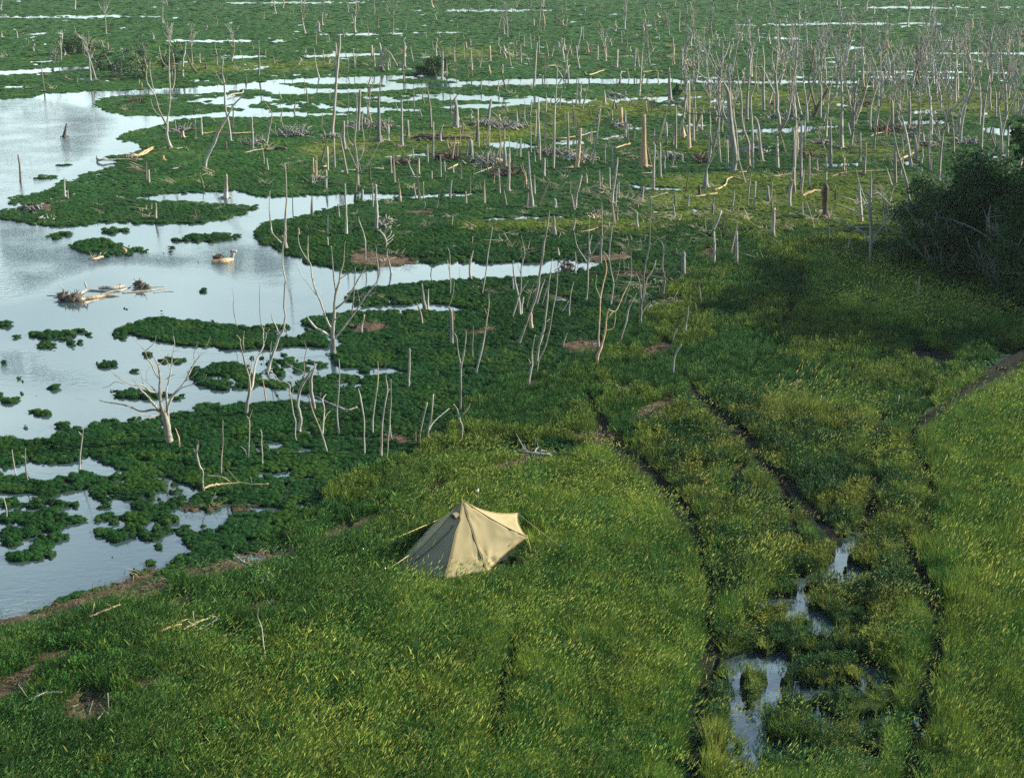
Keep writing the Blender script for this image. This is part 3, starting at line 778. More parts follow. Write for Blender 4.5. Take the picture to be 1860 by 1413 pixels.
# litter on the bare drift lines
X, Y = jitter_points(17, 120, .16, .5, 107); px, py = topx(X, Y)
keep = samp(WRACK, px, py) + (fbm(X / 0.25, Y / 0.25, 23, 2) - .5) * .6 > .42
X, Y, px, py = X[keep], Y[keep], px[keep], py[keep]; n = len(X)
S = rng.uniform(.6, 1.4, n); v = rng.uniform(.5, 1.6, n)[:, None]
scatter('drift_litter', 'litter', X, Y, np.full(n, .09), np.stack([S, S, S], -1), rng.normal(0, .2, n), rng.normal(0, .2, n), rng.uniform(0, 6.28, n), np.array((.17, .12, .085)) * v)
X, Y = jitter_points(48, 165, .5, 1.5, 108); px, py = topx(X, Y); L = landness(X, Y, px, py)
keep = (L > .6) & (rng.random(len(X)) < .10 + .45 * sstep(450, 1100, px) * sstep(.5, .65, fbm(X / 5, Y / 9, 91, 2)))
X, Y = X[keep], Y[keep]; n = len(X); S = rng.uniform(1.0, 2.6, n) * (1 + (Y - 50) * .006)
scatter('dead_sticks', 'litter', X, Y, np.full(n, .08), np.stack([S, S, S * 1.5], -1), rng.normal(0, .2, n), rng.normal(0, .2, n), rng.uniform(0, 6.28, n), np.array((.40, .35, .27)) * rng.uniform(.4, 1.2, n)[:, None])

# countless little broken stubs and spikes of the drowned wood
SRC['stub'] = []
for q in range(4):
    rd = random.Random(60 + q); mb = MB(); h = rd.uniform(.5, 1.0)
    vs = []; n_ = 5
    for j, (t, r) in enumerate(((-.1, .075), (.15, .05), (.6, .04), (1.0, .018))):
        for k in range(n_): vs.append(((r * rd.uniform(.8, 1.2)) * math.cos(k * 1.257) + t * .06 * (q - 1.5), (r * rd.uniform(.8, 1.2)) * math.sin(k * 1.257), t * h + (rd.uniform(0, .15) if j == 3 else 0)))
    mb.add(vs, [(j * n_ + k, j * n_ + (k + 1) % n_, (j + 1) * n_ + (k + 1) % n_, (j + 1) * n_ + k) for j in range(3) for k in range(n_)] + [tuple(range(15, 20))])
    SRC['stub'].append(src_object('stub', [(mb, M_PLANT)]))
X, Y = jitter_points(46, 330, .9, 3.2, 140); px, py = topx(X, Y); L = landness(X, Y, px, py)
dn_ = .02 + .30 * sstep(380, 900, px) * sstep(440, 330, py) * (.3 + .7 * sstep(.5, .62, fbm(X / 6, Y / 10, 93, 2)))
keep = (L > .5) & (rng.random(len(X)) < dn_)
X, Y = X[keep], Y[keep]; n = len(X); S = rng.uniform(.5, 1.5, n)
scatter('broken_stubs', 'stub', X, Y, np.full(n, .03), np.stack([S, S, S * rng.uniform(.5, 1.6, n)], -1), rng.normal(0, .2, n), rng.normal(0, .2, n), rng.uniform(0, 6.28, n), np.array((.30, .275, .23)) * rng.uniform(.35, 1.3, n)[:, None])


# ------------------------------------------------------------------ dead trees, snags, stumps and driftwood
FR = {'E': (180, 610, 6.4227), 'A': (380, 560, 4.7088), 'B': (480, 360, 4.71), 'C': (780, 400, 4.71), 'D': (1000, 380, 4.71), 'M': (340, 780, 8.4545), 'Q': (1040, 560, 6.423),
      'F': (240, 80, 5.888), 'G': (560, 80, 4.71), 'I': (860, 80, 4.71), 'J': (1160, 80, 4.71), 'K': (1440, 80, 4.4286), 'L': (1400, 240, 5.433), 'N': (0, 700, 3.0), 'R': (400, 980, 5.65),
      'S': (0, 1000, 3.0), 'T': (80, 480, 7.75), 'P': (0, 0, 1.0), 'U': (0, 60, 3.0), 'V': (0, 380, 3.0)}
SPEC = """
E|825,1275,95 800,1100,85 770,960,78 735,850,50 715,740,42 705,600,36 712,500,28 700,430,22 690,350,18 650,280,12 620,210,7;810,1060,55 800,860,40 790,740,32 785,640,30 800,580,20 830,450,22 845,360,18 850,250,14 875,150,12 880,80,10 865,0,6;790,880,30 840,740,36 900,650,30 960,590,26 1020,500,24 1080,380,20 1125,300,16 1180,230,8 1215,190,4;735,760,12 880,680,14 960,610,12 1060,575,10 1150,540,8 1230,510,6 1250,450,4;740,900,40 640,860,30 500,880,28 380,830,34 250,795,24 100,775,16 -10,750,9;730,895,24 680,930,14 580,935,12 480,915,12 420,975,6;710,870,40 640,800,34 590,740,32 540,680,24 490,640,14;705,665,26 600,650,30 560,620,28 500,575,24 400,575,16 300,530,14 220,490,10 140,410,4;650,630,16 600,580,12 550,530,10 480,480,7 420,460,4;700,495,22 650,430,20 610,330,18 560,260,18 535,180,14 480,110,8 400,40,4;540,175,14 600,125,10 650,70,8 665,0,5;560,530,8 555,420,8 600,350,5;690,345,14 740,300,10 790,240,8 815,205,4;788,505,16 830,470,10 890,450,5;845,345,10 890,300,7 940,265,4;828,400,10 790,290,9 740,250,8 700,180,6 665,100,4;1115,305,12 1105,210,8 1140,110,4;300,560,8 185,540,8 110,590,6 35,605,3
EW|940,1330,30 935,1230,28 920,1160,20 890,1075,6
A|315,925,36 330,800,34 345,715,30 345,640,24 340,580,18 310,490,20 290,400,16 265,310,12 265,270,10 235,225,5;345,715,24 370,660,24 385,560,22 395,480,20 430,390,14 465,320,14 460,240,10 465,190,9 450,155,5;300,370,10 290,300,9 300,195,4;340,600,10 360,510,12 370,400,4;468,300,8 485,250,7 487,205,4;320,510,8 350,460,4
A|500,550,46 520,470,28 545,390,26 575,310,24 600,240,24 635,180,22 645,110,20 652,60,20 640,0,18 640,-40,17 648,-210,16 655,-225,15 632,-345,14 627,-430,13 630,-520,12 642,-600,11 650,-700,9 655,-780,5;600,235,14 570,150,12 540,95,10 532,40,5;642,170,14 665,215,12 678,250,6;520,435,14 525,350,8 533,285,4;622,-555,14 550,-630,10 528,-690,7
A|780,1080,46 770,1040,40 785,960,34 775,900,32 760,830,30 765,750,30 790,670,28 830,600,26 870,540,20 900,510,14 895,455,5;810,600,12 800,540,9 740,515,10 690,490,8 650,460,4;783,665,9 740,620,8 690,580,7 635,515,3;815,580,9 815,440,8 830,350,7 810,275,3
A|750,1155,14 735,1080,12 740,970,12 720,900,12 705,800,14 690,720,14 690,660,12 650,630,10 600,625,10 560,570,9 520,530,5;705,785,8 718,690,4
A|1010,1255,22 985,1150,22 950,1040,18 900,920,18 870,830,14 850,735,9;970,1080,16 980,950,14 985,850,12 970,780,14 1000,735,7;985,960,8 1005,910,6 1035,880,3
AG|905,885,18 890,800,36 875,700,36 870,600,36 900,520,12
A|1110,1100,26 1100,1000,18 1095,850,14 1110,700,13 1115,560,11 1110,435,6
A|1330,1255,16 1325,1100,15 1325,950,14 1305,830,16 1290,740,14 1275,685,7
A|1400,1085,14 1400,960,14 1420,800,12 1440,650,11 1445,550,10 1443,450,4
A|1470,1280,28 1475,1180,22 1480,1000,18 1500,830,17 1525,700,14 1515,620,10 1512,570,5
A|1570,1150,12 1550,1060,12 1545,950,14 1555,800,12 1555,700,10 1555,605,4
A|1522,1305,11 1530,1150,11 1545,1000,6
A|100,1430,16 102,1400,18 105,1280,14 118,1150,11 115,1050,10 118,955,5
A|330,1310,10 335,1270,14 340,1150,13 345,1000,13 340,950,11 320,920,5;340,955,9 355,910,7 370,870,3;325,1300,8 310,1220,7 270,1180,4
A|455,1360,13 455,1250,12 448,1150,10 450,1080,9 440,1035,4
AW|487,795,16 475,720,14 460,620,8 445,565,3
AlG|1265,850,30 1190,870,26 1090,840,22 1000,800,16 900,750,12 790,755,8;1180,880,12 1000,860,8 780,855,5
A|240,175,14 230,120,9 215,60,8 205,-20,7 212,-80,6 193,-180,3
A|450,160,10 437,80,8 432,0,7 430,-120,6 432,-200,3
A|1300,220,30 1305,150,22 1325,65,20
M|265,970,40 240,880,30 240,740,32 240,630,28 200,580,32 160,440,36 150,370,30 150,240,24;155,360,20 175,250,16 163,175,6;140,385,12 120,350,9 100,300,4;240,630,12 272,598,5
MlW|250,905,25 340,870,40 450,845,42 550,835,28 700,825,20 830,815,16 1000,840,14 1250,835,6;650,800,12 540,730,8 280,705,3
M|360,1180,14 385,1080,14 440,970,7
B|590,1350,62 585,1280,54 585,1200,50 590,1120,36 600,1000,32 600,900,24 615,800,22 640,720,20 650,650,18 680,540,12 685,420,9 695,370,4;610,795,14 595,690,14 585,560,14 572,410,8;652,690,9 720,640,7 785,590,3;590,1140,30 550,1080,24 510,970,20 480,880,20 440,790,20 410,680,16 400,580,14 375,510,10 375,320,4;395,555,9 330,470,9 295,380,7 290,290,3;445,830,10 380,740,9 320,660,8 290,590,6 268,520,3;530,1015,9 515,920,4;575,1190,30 500,1140,28 440,1110,22 390,1050,20 365,1005,6;600,1200,22 660,1130,20 720,1050,20 780,970,20 840,880,16 880,820,14 940,750,11 980,670,10 1000,560,4;880,835,8 930,820,7 955,798,3;745,1000,16 760,900,14 770,770,12 780,590,5;605,950,20 690,880,17 750,790,14 800,700,13 850,620,11 910,505,3;600,1045,14 640,1015,12 680,995,5
B|955,285,52 960,240,34 962,100,32 955,0,26 955,-105,22
B|700,325,34 703,250,26 700,120,22 695,0,18 690,-120,10
B|190,445,46 180,380,30 180,300,24 178,200,24 185,100,20 190,0,16 185,-200,8 175,-300,4
B|65,325,20 55,220,14 45,130,9 45,0,6 50,-60,3
B|545,430,20 540,340,14
B|548,330,24 545,240,18 545,150,14
BD|245,135,9 243,60,8 242,-40,4
B|865,540,14 865,400,14 850,300,12 820,220,10 805,160,4
B|975,610,12 965,520,10 955,480,9 960,440,6 950,400,3;957,498,6 930,480,5 910,455,3
B|1085,640,20 1070,560,16 1050,490,12 1058,430,5
B|1040,435,14 1040,360,22 1000,290,16 960,270,8;1045,400,5 1080,370,4 1100,350,2;1045,380,5 1000,400,4 960,400,2;1040,350,5 1075,320,4 1090,280,2;1030,330,5 1000,340,3 975,350,2;1020,310,5 1050,280,3 1070,250,2;1042,370,5 1085,340,3 1110,310,2;1035,340,4 1030,300,3 1045,250,2
B|1350,1090,26 1340,1000,22 1320,930,20 1305,890,6
BG|1375,970,50 1360,860,40 1350,740,16
B|1400,950,22 1402,860,14 1405,780,6
BW|300,330,18 298,290,12 293,255,8
BG|1360,110,14 1375,60,12 1370,25,6
BG|740,290,40 745,240,22 748,195,8
BG|640,175,30 635,120,22 632,60,14
C|360,520,30 345,450,22 350,350,22 375,260,6
C|450,640,10 480,470,12 500,300,11 520,180,9 540,60,5
C|395,1335,20 420,1220,18 460,1060,16 485,880,14 508,740,12 508,630,5;492,805,8 470,755,4
CG|190,1075,40 190,900,34 185,780,34 150,735,12;165,740,9 200,640,9 215,525,4
C|180,640,10 178,500,12 155,340,5;174,470,9 175,300,7 155,225,3
C|372,1200,14 368,1080,12 375,980,10 375,905,4
P|839,811,6 838,795,5 840,777,4.5 836,765,4 833,752,4.5;833,753,3.5 829,741,3 823,734,1.5;840,754,3.5 849,743,3 854,733,1.5
P|836,752,4.5 837,715,4.2 837,667,4 832,640,3 829,612,2.5 823,604,1.2;837,669,3.5 843,640,3 846,615,2.5 847,603,1.2
C|765,1075,26 800,960,24 850,820,22 900,690,26 930,580,26 940,490,24 965,330,22 985,180,18 1010,50,12 1030,-80,5
C|915,740,20 940,640,14 965,560,12 990,505,5
CW|870,945,44 870,850,30 872,790,14
C|915,1230,26 935,1080,26 975,950,26 990,850,16 1010,700,16 1020,560,14 1040,430,12 1052,330,4;985,885,9 1030,845,5
C|918,1310,9 940,1190,10 990,1090,11 1030,930,12 1055,780,10 1085,620,10 1098,450,6 1098,400,3
C|840,1470,22 850,1410,20 865,1300,20 880,1220,20 880,1120,14 905,980,5;875,1240,16 845,1180,6
C|705,850,12 740,740,14 770,640,14 800,590,10 845,520,4
C|780,830,24 770,760,24 765,660,20 740,560,20 720,440,16 715,345,6
C|775,640,12 785,560,12 785,420,14 800,350,10 815,280,9 785,130,3;795,350,6 785,220,3;780,455,7 755,370,4 780,310,3
C|790,825,16 790,740,16 805,665,12
C|958,745,8 985,650,9 1020,540,10 1030,470,4
C|1195,835,22 1195,760,16 1210,620,12 1238,520,4
C|1125,800,9 1165,740,8 1190,690,5
C|1140,1100,14 1155,1030,12 1180,965,4
C|1110,315,22 1098,235,6
CG|1072,140,42 1068,60,28 1065,-30,16
CG|1215,115,30 1245,20,16 1250,-10,8
C|830,760,7 860,640,8 893,545,3
C|368,210,5 370,140,3
C|260,515,6 258,400,3
C|720,610,18 712,500,12
CD|10,470,8 25,400,7 60,370,4
CD|350,95,32 350,30,12
C|190,65,10 200,-30,6
CW|505,1230,9 505,1185,5
CW|720,1200,8 715,1180,4
CW|1180,1275,22 1185,1245,10
D|290,800,30 310,740,16 320,600,14 320,480,20 335,390,22 330,320,14 355,220,6;325,475,16 270,390,12 225,310,9 205,200,4;340,405,20 385,330,12 430,260,14 490,150,4;330,330,8 328,200,6 335,60,3
D|425,475,22 435,300,20 440,150,14 438,0,10 438,-60,5
D|500,430,10 510,300,12 525,180,10 542,80,4
DW|405,1370,30 400,1270,32 425,1200,24 450,1120,18 470,1030,18 480,920,14 500,850,8;415,1200,16 412,1060,16 422,900,16 428,760,16 455,620,14 480,500,12 450,390,5;428,765,10 400,700,10 385,650,7 395,560,3;495,860,12 560,870,10 620,740,10 680,620,4;470,1035,8 540,1010,7 560,860,4;480,945,9 540,870,4
D|515,840,14 530,720,14 540,630,12 520,540,10 500,430,8 450,360,4;540,635,10 575,570,8 595,430,4
D|628,830,7 650,740,9 680,640,9 692,500,8 688,360,3
D|595,1190,18 610,1080,18 650,960,17 670,850,16 740,715,5
DG|765,1035,28 770,930,26 775,820,24 760,620,12 725,540,3;780,810,18 795,700,16 800,560,14 815,450,14 845,320,14 850,150,14 858,0,9 860,-100,4;800,765,14 825,600,12 870,530,9 905,430,3;842,335,9 880,295,7 905,280,3;780,890,9 830,820,8 858,785,4
DG|958,790,22 965,700,24 975,600,22 955,480,16 965,380,16 955,290,9 905,250,3;965,375,9 990,330,8 1035,315,3;965,355,8 975,310,6 1005,280,3;970,595,9 900,575,8 840,570,3;975,600,9 1040,530,7 1095,450,3;970,565,7 1010,500,5 1060,470,3
DG|1140,615,60 1135,560,50 1135,470,44 1137,375,36
DG|1145,1110,16 1155,1010,15 1175,900,13 1180,830,6;1170,875,5 1155,850,3
D|1045,1180,17 1045,1140,17 1065,1050,15 1108,990,5
D|1240,940,9 1245,870,8 1240,800,3
Dl|820,755,10 900,770,14 1000,790,18 1200,785,20 1430,790,20;1200,780,10 1100,750,8 1020,740,5
D|740,170,32 740,100,20 742,35,12
DlD|330,540,8 480,545,14 700,545,22 930,552,24 1020,570,10 1250,567,9
D|630,540,7 630,480,6 625,420,3
D|655,535,7 665,500,6 668,460,3
D|210,540,6 215,450,6 212,365,3
D|240,535,8 225,450,6 213,370,3
DlG|850,880,8 1000,880,12 1060,860,9 1130,880,4
Dl|610,345,8 780,350,8
D|885,540,7 905,430,3
D|1380,510,22 1390,400,18 1410,280,8
DD|1090,290,30 1130,310,34 1180,320,20
DlW|230,195,12 330,185,14 420,150,8
D|565,105,26 570,40,16 575,-20,8
DW|1100,110,40 1105,80,24 1118,62,10
DG|1060,75,30 1055,10,22 1050,-40,12
DG|1385,60,26 1390,-40,16
QlG|420,830,24 480,890,34 530,930,44 600,950,44 660,975,30 730,1020,14
QW|400,800,40 420,740,22 440,705,10
Q|460,725,10 505,655,6
Q|885,1290,20 890,1220,20 885,1165,5
QlW|1340,655,12 1440,640,18 1520,635,8
QW|120,1200,16 120,1110,4
Q|1015,300,9 1018,240,4
F|415,1120,46 395,1060,34 375,960,32 375,860,32 380,800,20 390,740,18 405,600,17 405,490,15 395,330,13 395,200,11 400,80,8 395,20,5;375,870,22 310,760,20 270,650,18 240,540,16 160,420,14 150,300,12 155,240,12 125,140,9 150,40,4;407,495,9 440,470,8 460,350,7 455,230,6 440,100,4;330,790,9 260,740,8 215,660,6 200,590,3;242,540,8 210,400,8 190,280,6 190,190,3;393,260,8 330,200,7 300,100,6 290,30,3
F|780,1345,36 790,1250,34 830,1150,32 880,1060,34 920,950,34 980,840,32 1030,760,24 1080,660,18 1150,590,15 1220,530,12 1280,505,9 1340,490,3;942,890,9 890,830,7 855,790,3
F|1050,1040,28 1045,940,26 1030,840,26 1000,700,26 990,560,24 990,440,20 965,330,14 970,200,12 990,110,8 1040,65,4;985,445,10 930,370,8 890,300,3;990,435,10 1010,370,8 1050,320,3
F|545,365,26 540,270,24 545,150,22 560,100,20 570,40,12 575,-20,5;545,135,12 525,40,6 515,-20,3;560,300,9 600,250,7 615,180,3
FD|700,320,30 650,260,22 610,180,18 570,90,10
FG|1285,1120,34 1290,980,30 1280,870,26 1280,790,20
F|1440,1070,20 1455,970,20 1480,850,18 1500,740,8;1495,745,6 1440,650,5 1395,580,3
F|745,980,18 740,860,18 740,790,9
F|680,1020,14 680,880,6
FW|540,1010,50 545,940,16
FG|1355,345,24 1360,200,18 1355,60,12 1355,-30,6
F|905,230,20 905,130,14 890,40,8 885,-20,4;905,135,8 965,40,4
FD|1000,1130,30 1005,1050,12
FW|335,1250,40 340,1190,6
F|1455,1360,18 1440,1230,12
F|1410,1290,12 1405,1180,10 1380,1080,3
FD|1220,410,22 1210,340,10
F|1190,180,8 1150,60,5
F|570,1350,16 565,1290,6
FD|790,270,20 790,210,12
FW|80,465,14 75,380,8
FW|105,465,10 105,420,5
F|180,1400,14 185,1350,8
FlW|0,1200,30 80,1190,26 160,1160,16 230,1115,8
Fl|1020,560,14 1090,535,22 1180,520,20 1185,480,8
Fl|1200,1165,8 1330,1135,14 1420,1120,12
FlD|1420,1130,30 1530,1110,40 1640,1120,30
FlW|720,960,12 900,945,20 1040,960,24 1300,945,16
FlW|470,1120,10 560,1110,8 610,1135,4
FlD|270,1135,12 400,1095,14
Fl|400,1340,8 490,1325,10
G|195,785,44 210,700,28 225,500,26 240,300,24 250,180,30 260,80,26 270,0,18 272,-80,8;245,290,14 225,280,14 240,100,16 235,0,8
G|425,1220,30 425,1130,20 420,1060,20 410,930,20 395,830,16 410,700,12 415,560,10 413,410,5;415,1070,12 365,950,10 320,860,4;395,885,10 345,820,9 330,690,7 345,540,6 340,400,3;430,1105,12 500,1040,12 560,940,9 610,840,4;430,1010,8 470,920,8 475,800,7 460,680,6 470,560,3
GG|800,880,34 800,700,22 797,485,16
GG|610,840,70 605,770,30 603,600,26 600,480,18 603,410,4
GG|425,750,28 435,600,26 443,400,20
GG|310,905,46 300,800,30 302,665,18
GG|1265,720,56 1265,600,40 1260,480,16
G|685,835,24 685,700,14
GG|850,800,32 850,660,20
GG|1050,720,26 1045,560,18
G|1070,1000,16 1070,840,16 1070,670,10
G|1130,840,28 1130,740,16 1160,690,5
GG|1390,950,50 1395,830,34
G|1020,1015,18 1020,865,12
G|710,1115,16 705,960,10
GW|945,1120,18 945,985,14
G|1135,1150,12 1130,960,10
GG|900,1130,24 870,1060,26 850,1000,12
G|785,1360,32 780,1250,20 770,1160,10
GG|1215,1330,26 1215,1250,18 1230,1165,6
G|553,1400,14 550,1190,8
G|920,1320,12 905,1195,6
G|985,1315,9 985,1180,5
GG|460,1340,38 465,1250,14
G|150,1240,26 155,1080,16
G|168,1090,18 165,885,12
G|225,1065,18 220,810,12
GW|40,1110,22 42,980,12
GW|65,1160,16 62,1000,10
GW|75,1130,14 72,960,7
G|820,200,36 820,100,24 825,20,12
G|630,190,34 620,60,24 610,0,14
G|670,190,16 665,60,10
G|760,190,12 700,80,12 640,35,5
G|543,155,22 545,20,12
G|1145,290,20 1150,180,18 1150,60,8;1150,145,6 1220,40,3
G|1030,250,16 1035,140,7
G|1400,230,14 1392,60,8
G|350,200,18 330,120,12 310,60,4
G|398,205,10 385,50,5
G|95,295,14 65,180,10 50,40,5
G|895,150,10 875,30,6
G|970,630,12 950,550,5
G|1300,870,12 1300,740,6
G|1310,1150,12 1300,1030,7
G|1240,1110,18 1240,1050,12
GG|1055,1170,30 1055,1090,12
G|1170,1100,14 1165,1000,10
G|1250,160,10 1250,30,6
G|1095,150,16 1090,20,10
GlW|1120,855,10 1290,850,12
Gl|515,1065,10 640,1065,10
Gl|835,1135,8 950,1140,10
GlD|905,795,14 1100,800,30 1400,800,20
Gl|200,1075,8 400,1078,8
GlD|130,1185,14 290,1195,14
GlW|85,1055,10 160,1045,12
GlW|1190,1075,10 1275,1035,14
GD|630,240,50 635,205,30
I|568,1000,22 565,850,22 555,700,26 555,560,18 560,465,8
I|685,1070,18 690,900,18 690,700,22 700,500,12 712,350,10 718,190,4;702,510,8 750,440,7 790,370,3
IG|810,955,26 810,800,22 808,590,12
I|620,720,20 620,560,14 625,430,7
I|300,1265,36 305,1100,24 305,940,14
IG|270,1060,40 265,870,18
IG|500,1400,50 490,1250,30 475,1050,22 470,925,10
I|870,1410,36 880,1300,24 905,1200,26 925,1135,12
IW|885,1060,36 905,900,40 920,730,14
IG|945,975,24 930,880,14
I|1015,1035,16 1040,900,14 1070,680,12 1090,500,4
IG|1050,640,24 1090,560,10
I|1125,1030,14 1127,860,8
I|1190,1080,18 1190,870,9
I|1185,1375,30 1195,1250,22 1220,1100,20 1235,970,7
I|1215,1410,12 1230,1200,7
I|1240,1330,16 1245,1180,7
I|1165,1250,20 1165,1060,8
I|1080,1250,22 1075,1090,11
IW|450,1210,22 445,1100,9
I|225,1280,16 215,1070,9
I|285,1390,12 260,1250,5
I|400,975,20 405,810,9
I|45,885,16 38,560,9
IG|370,690,36 370,580,8
IG|125,650,30 150,480,16
IG|860,690,18 855,530,11
IW|1265,700,46 1265,560,30
I|1300,800,20 1300,580,11
I|515,370,22 530,200,18 535,80,14 545,-10,6
I|815,335,14 810,220,12 795,120,10 830,20,4
I|760,290,12 720,220,8 685,155,3;760,292,10 825,180,4
I|405,170,14 403,20,8
I|140,150,24 140,20,12
IG|265,90,40 260,20,12
I|905,210,14 890,120,10 880,20,5
I|1060,140,16 1065,20,10
I|1225,205,18 1235,50,9
I|1375,230,14 1390,40,8
IG|1195,560,16 1210,440,7
I|1125,520,24 1120,400,9
IG|700,1410,40 700,1330,20
I|605,1140,20 610,980,10
I|570,1140,10 600,1000,5
IW|965,1200,30 965,1120,12
I|490,930,14 490,650,6
I|1185,660,14 1185,570,7
I|1320,790,12 1320,690,7
IW|170,1200,14 180,1130,8
I|830,1290,8 832,1190,5
IlW|680,1070,8 850,1055,12
IlW|1210,895,12 1270,870,14 1340,855,12
Il|0,1115,6 170,1050,9
IlW|720,930,10 870,905,12
IlW|630,800,10 760,810,12 870,790,8
Il|900,790,12 1010,760,12 1050,750,6
IlW|955,240,6 975,265,10 1030,255,12 1120,222,8
Il|565,190,8 700,185,10
JG|680,620,46 680,450,42 690,300,38 705,180,28 715,80,22 720,-20,10;690,260,14 640,150,12 590,40,5;705,160,12 750,80,9 780,-10,5;670,250,9 600,120,7 560,30,3;665,390,14 560,290,12 500,240,10 475,180,5
JG|810,1090,46 825,1000,44 815,880,44 790,720,48 775,560,44 765,420,34 725,330,14;800,900,24 780,820,26 800,720,24 745,640,16 720,560,16 715,460,8;740,630,12 580,600,10 460,600,9 400,580,8 335,530,4;780,480,12 780,290,12 765,200,8 800,180,3
J|945,1050,34 940,850,28 900,740,18 880,600,16 875,430,14 850,300,10 835,150,4
J|975,1070,20 975,800,16 965,620,16 960,450,14 1000,350,12 1000,200,10 1020,30,5;1000,240,7 960,50,4
J|930,650,26 930,450,24 945,300,20 950,150,14 930,30,6;948,145,8 880,20,4;948,210,8 980,50,4
J|1060,1010,32 1040,900,28 1030,760,24 1010,650,16 980,620,9
J|1210,760,44 1205,690,34 1185,560,32 1185,440,28 1170,300,24 1180,150,18 1190,20,8;1172,260,12 1140,150,9 1150,40,4;1180,190,9 1220,90,6 1240,10,3;1185,480,12 1150,400,12 1080,250,8 1050,180,4;1208,750,20 1270,640,28 1295,520,24 1310,400,22 1330,250,22 1350,120,16 1355,-10,8;1330,230,10 1290,180,8 1260,80,4;1342,200,9 1375,130,6 1380,50,3
JW|430,895,36 430,700,20 432,500,20 432,340,12
JG|410,510,34 408,310,18
J|470,830,20 468,560,10
JG|315,905,22 318,700,18 320,530,11
JW|380,800,50 375,660,22
J|240,860,20 237,680,14
JW|45,1060,66 45,850,46 45,620,34
J|125,1250,28 130,1050,22 140,860,8
J|185,1145,28 185,850,12
JG|270,495,40 265,320,24 262,210,12
JD|125,530,22 135,480,8
J|540,740,20 540,590,12
JG|1070,570,26 1065,350,22 1070,150,16 1060,20,8
J|1185,1070,30 1185,800,16
J|1335,1080,24 1345,700,14
JG|1390,1240,26 1390,960,22 1395,690,12
JG|1290,1390,30 1300,1160,20
J|1330,1290,24 1325,1060,14
JG|575,1240,58 575,1100,26 600,1000,20 620,850,16 610,750,5;600,1030,12 650,940,9 700,870,4;620,870,10 690,760,7 720,680,3
JD|520,1300,34 520,1210,16
J|930,1390,16 950,1180,14 970,1060,6
J|985,1400,18 1000,1180,13
J|800,1400,20 820,1255,10
JG|1110,1350,38 1105,1215,14
J|1130,1340,20 1145,1180,7
J|370,220,16 375,40,11;375,195,9 440,160,6 480,130,3
J|635,1400,24 650,1320,12
JG|310,1400,26 315,1280,14
J|420,1400,18 435,1285,7
JG|20,1340,44 40,1225,16
JD|860,1370,20 865,1310,7
J|1390,610,20 1350,450,24 1340,300,9
J|5,450,14 20,250,12 30,80,8 45,-10,4;20,250,6 70,130,5 140,30,3
J|1360,900,24 1355,670,13
JG|100,1400,14 105,1310,10
J|760,1080,18 760,830,12
JlW|650,1250,16 740,1210,16 760,1160,14 810,1140,12 870,1155,10 935,1165,8
JlW|485,1305,16 580,1290,18 670,1275,14
Jl|85,1315,8 160,1300,9 250,1270,8
Jl|20,1108,12 80,1105,12 150,1095,8
Jl|200,1050,9 330,1055,8
JlW|820,1100,8 920,1090,9
JlW|1140,1135,8 1230,1120,10 1300,1110,6
JlW|30,240,12 110,232,14 200,235,10
Jl|380,190,9 440,165,12 520,175,9
K|390,840,40 395,600,24 395,400,20 390,250,14 395,180,6;398,510,9 440,550,5
KG|305,1005,30 303,800,24 303,620,10
KG|540,945,20 542,720,14
K|575,1055,18 585,900,16 590,800,8
K|270,1010,16 272,900,8
K|265,1105,18 270,1030,10
K|195,1030,28 195,940,8
K|130,1140,22 135,900,12
K|65,1150,24 68,650,10
K|95,860,14 98,590,8
K|35,850,24 35,640,12
K|12,1210,24 12,700,12
KD|165,590,30 200,510,30 240,440,28 290,350,14;185,520,22 160,420,20 130,300,18 150,180,12 185,50,7;140,240,8 150,150,8 70,20,4
K|220,600,20 225,430,16 228,330,8
KG|470,690,30 485,560,24 500,400,22 530,280,10
K|460,730,16 445,640,10
K|625,700,18 630,500,12 700,280,9 720,240,3
K|715,430,30 718,300,22 720,225,8
KG|800,680,26 798,500,24 795,450,12
KG|935,690,28 938,520,26 940,390,11
KD|1005,320,36 1003,150,32 1005,20,24 1005,-60,9
K|1190,530,20 1190,420,18 1170,340,14 1180,220,10 1220,100,4;1195,405,12 1240,330,10 1265,200,8 1260,50,4
K|1335,740,24 1340,620,24 1360,520,20 1400,430,18 1430,330,14 1430,200,10 1440,110,4;1428,340,8 1470,250,3
K|1320,440,30 1325,300,26 1315,180,16 1330,30,7;1318,210,9 1380,120,6 1400,30,3
KG|1150,430,24 1155,280,14
K|1500,650,20 1510,480,14 1500,300,6
K|1530,540,12 1540,420,12 1600,300,10 1600,180,7 1560,60,4;1600,290,6 1560,180,5 1500,30,3
K|1630,590,14 1635,420,12 1620,330,4
KG|1720,620,24 1715,480,22 1710,330,18 1680,180,12 1670,30,5;1710,310,9 1740,160,6 1740,30,3
K|1785,600,14 1790,400,12 1760,300,8 1770,180,4
KG|1725,910,24 1730,760,18 1745,620,8
K|990,940,30 990,800,22 980,730,8;1000,960,10 1010,740,3
K|890,880,9 880,740,6
KG|825,1130,26 825,900,20 820,800,10
K|1130,330,30 1125,120,18
K|1375,460,14 1375,400,8
K|1065,410,16 1075,250,8
K|800,320,20 815,180,16 790,50,7;818,155,10 860,60,6 855,20,3
K|495,270,14 500,120,12 500,20,7
K|340,200,20 370,60,12 375,10,6;352,160,9 300,30,4
K|680,230,10 640,110,9 590,20,3
K|980,160,9 930,20,4
K|1390,190,12 1395,50,7
K|1490,140,10 1490,20,5
K|1650,300,14 1650,50,7
KG|1750,380,16 1745,200,12 1745,30,6
Kl|150,122,7 250,120,10 335,112,7
Kl|345,208,7 450,203,11 520,208,8
KW|640,360,16 650,260,9
KW|570,350,16 562,240,9
K|910,390,12 912,250,6
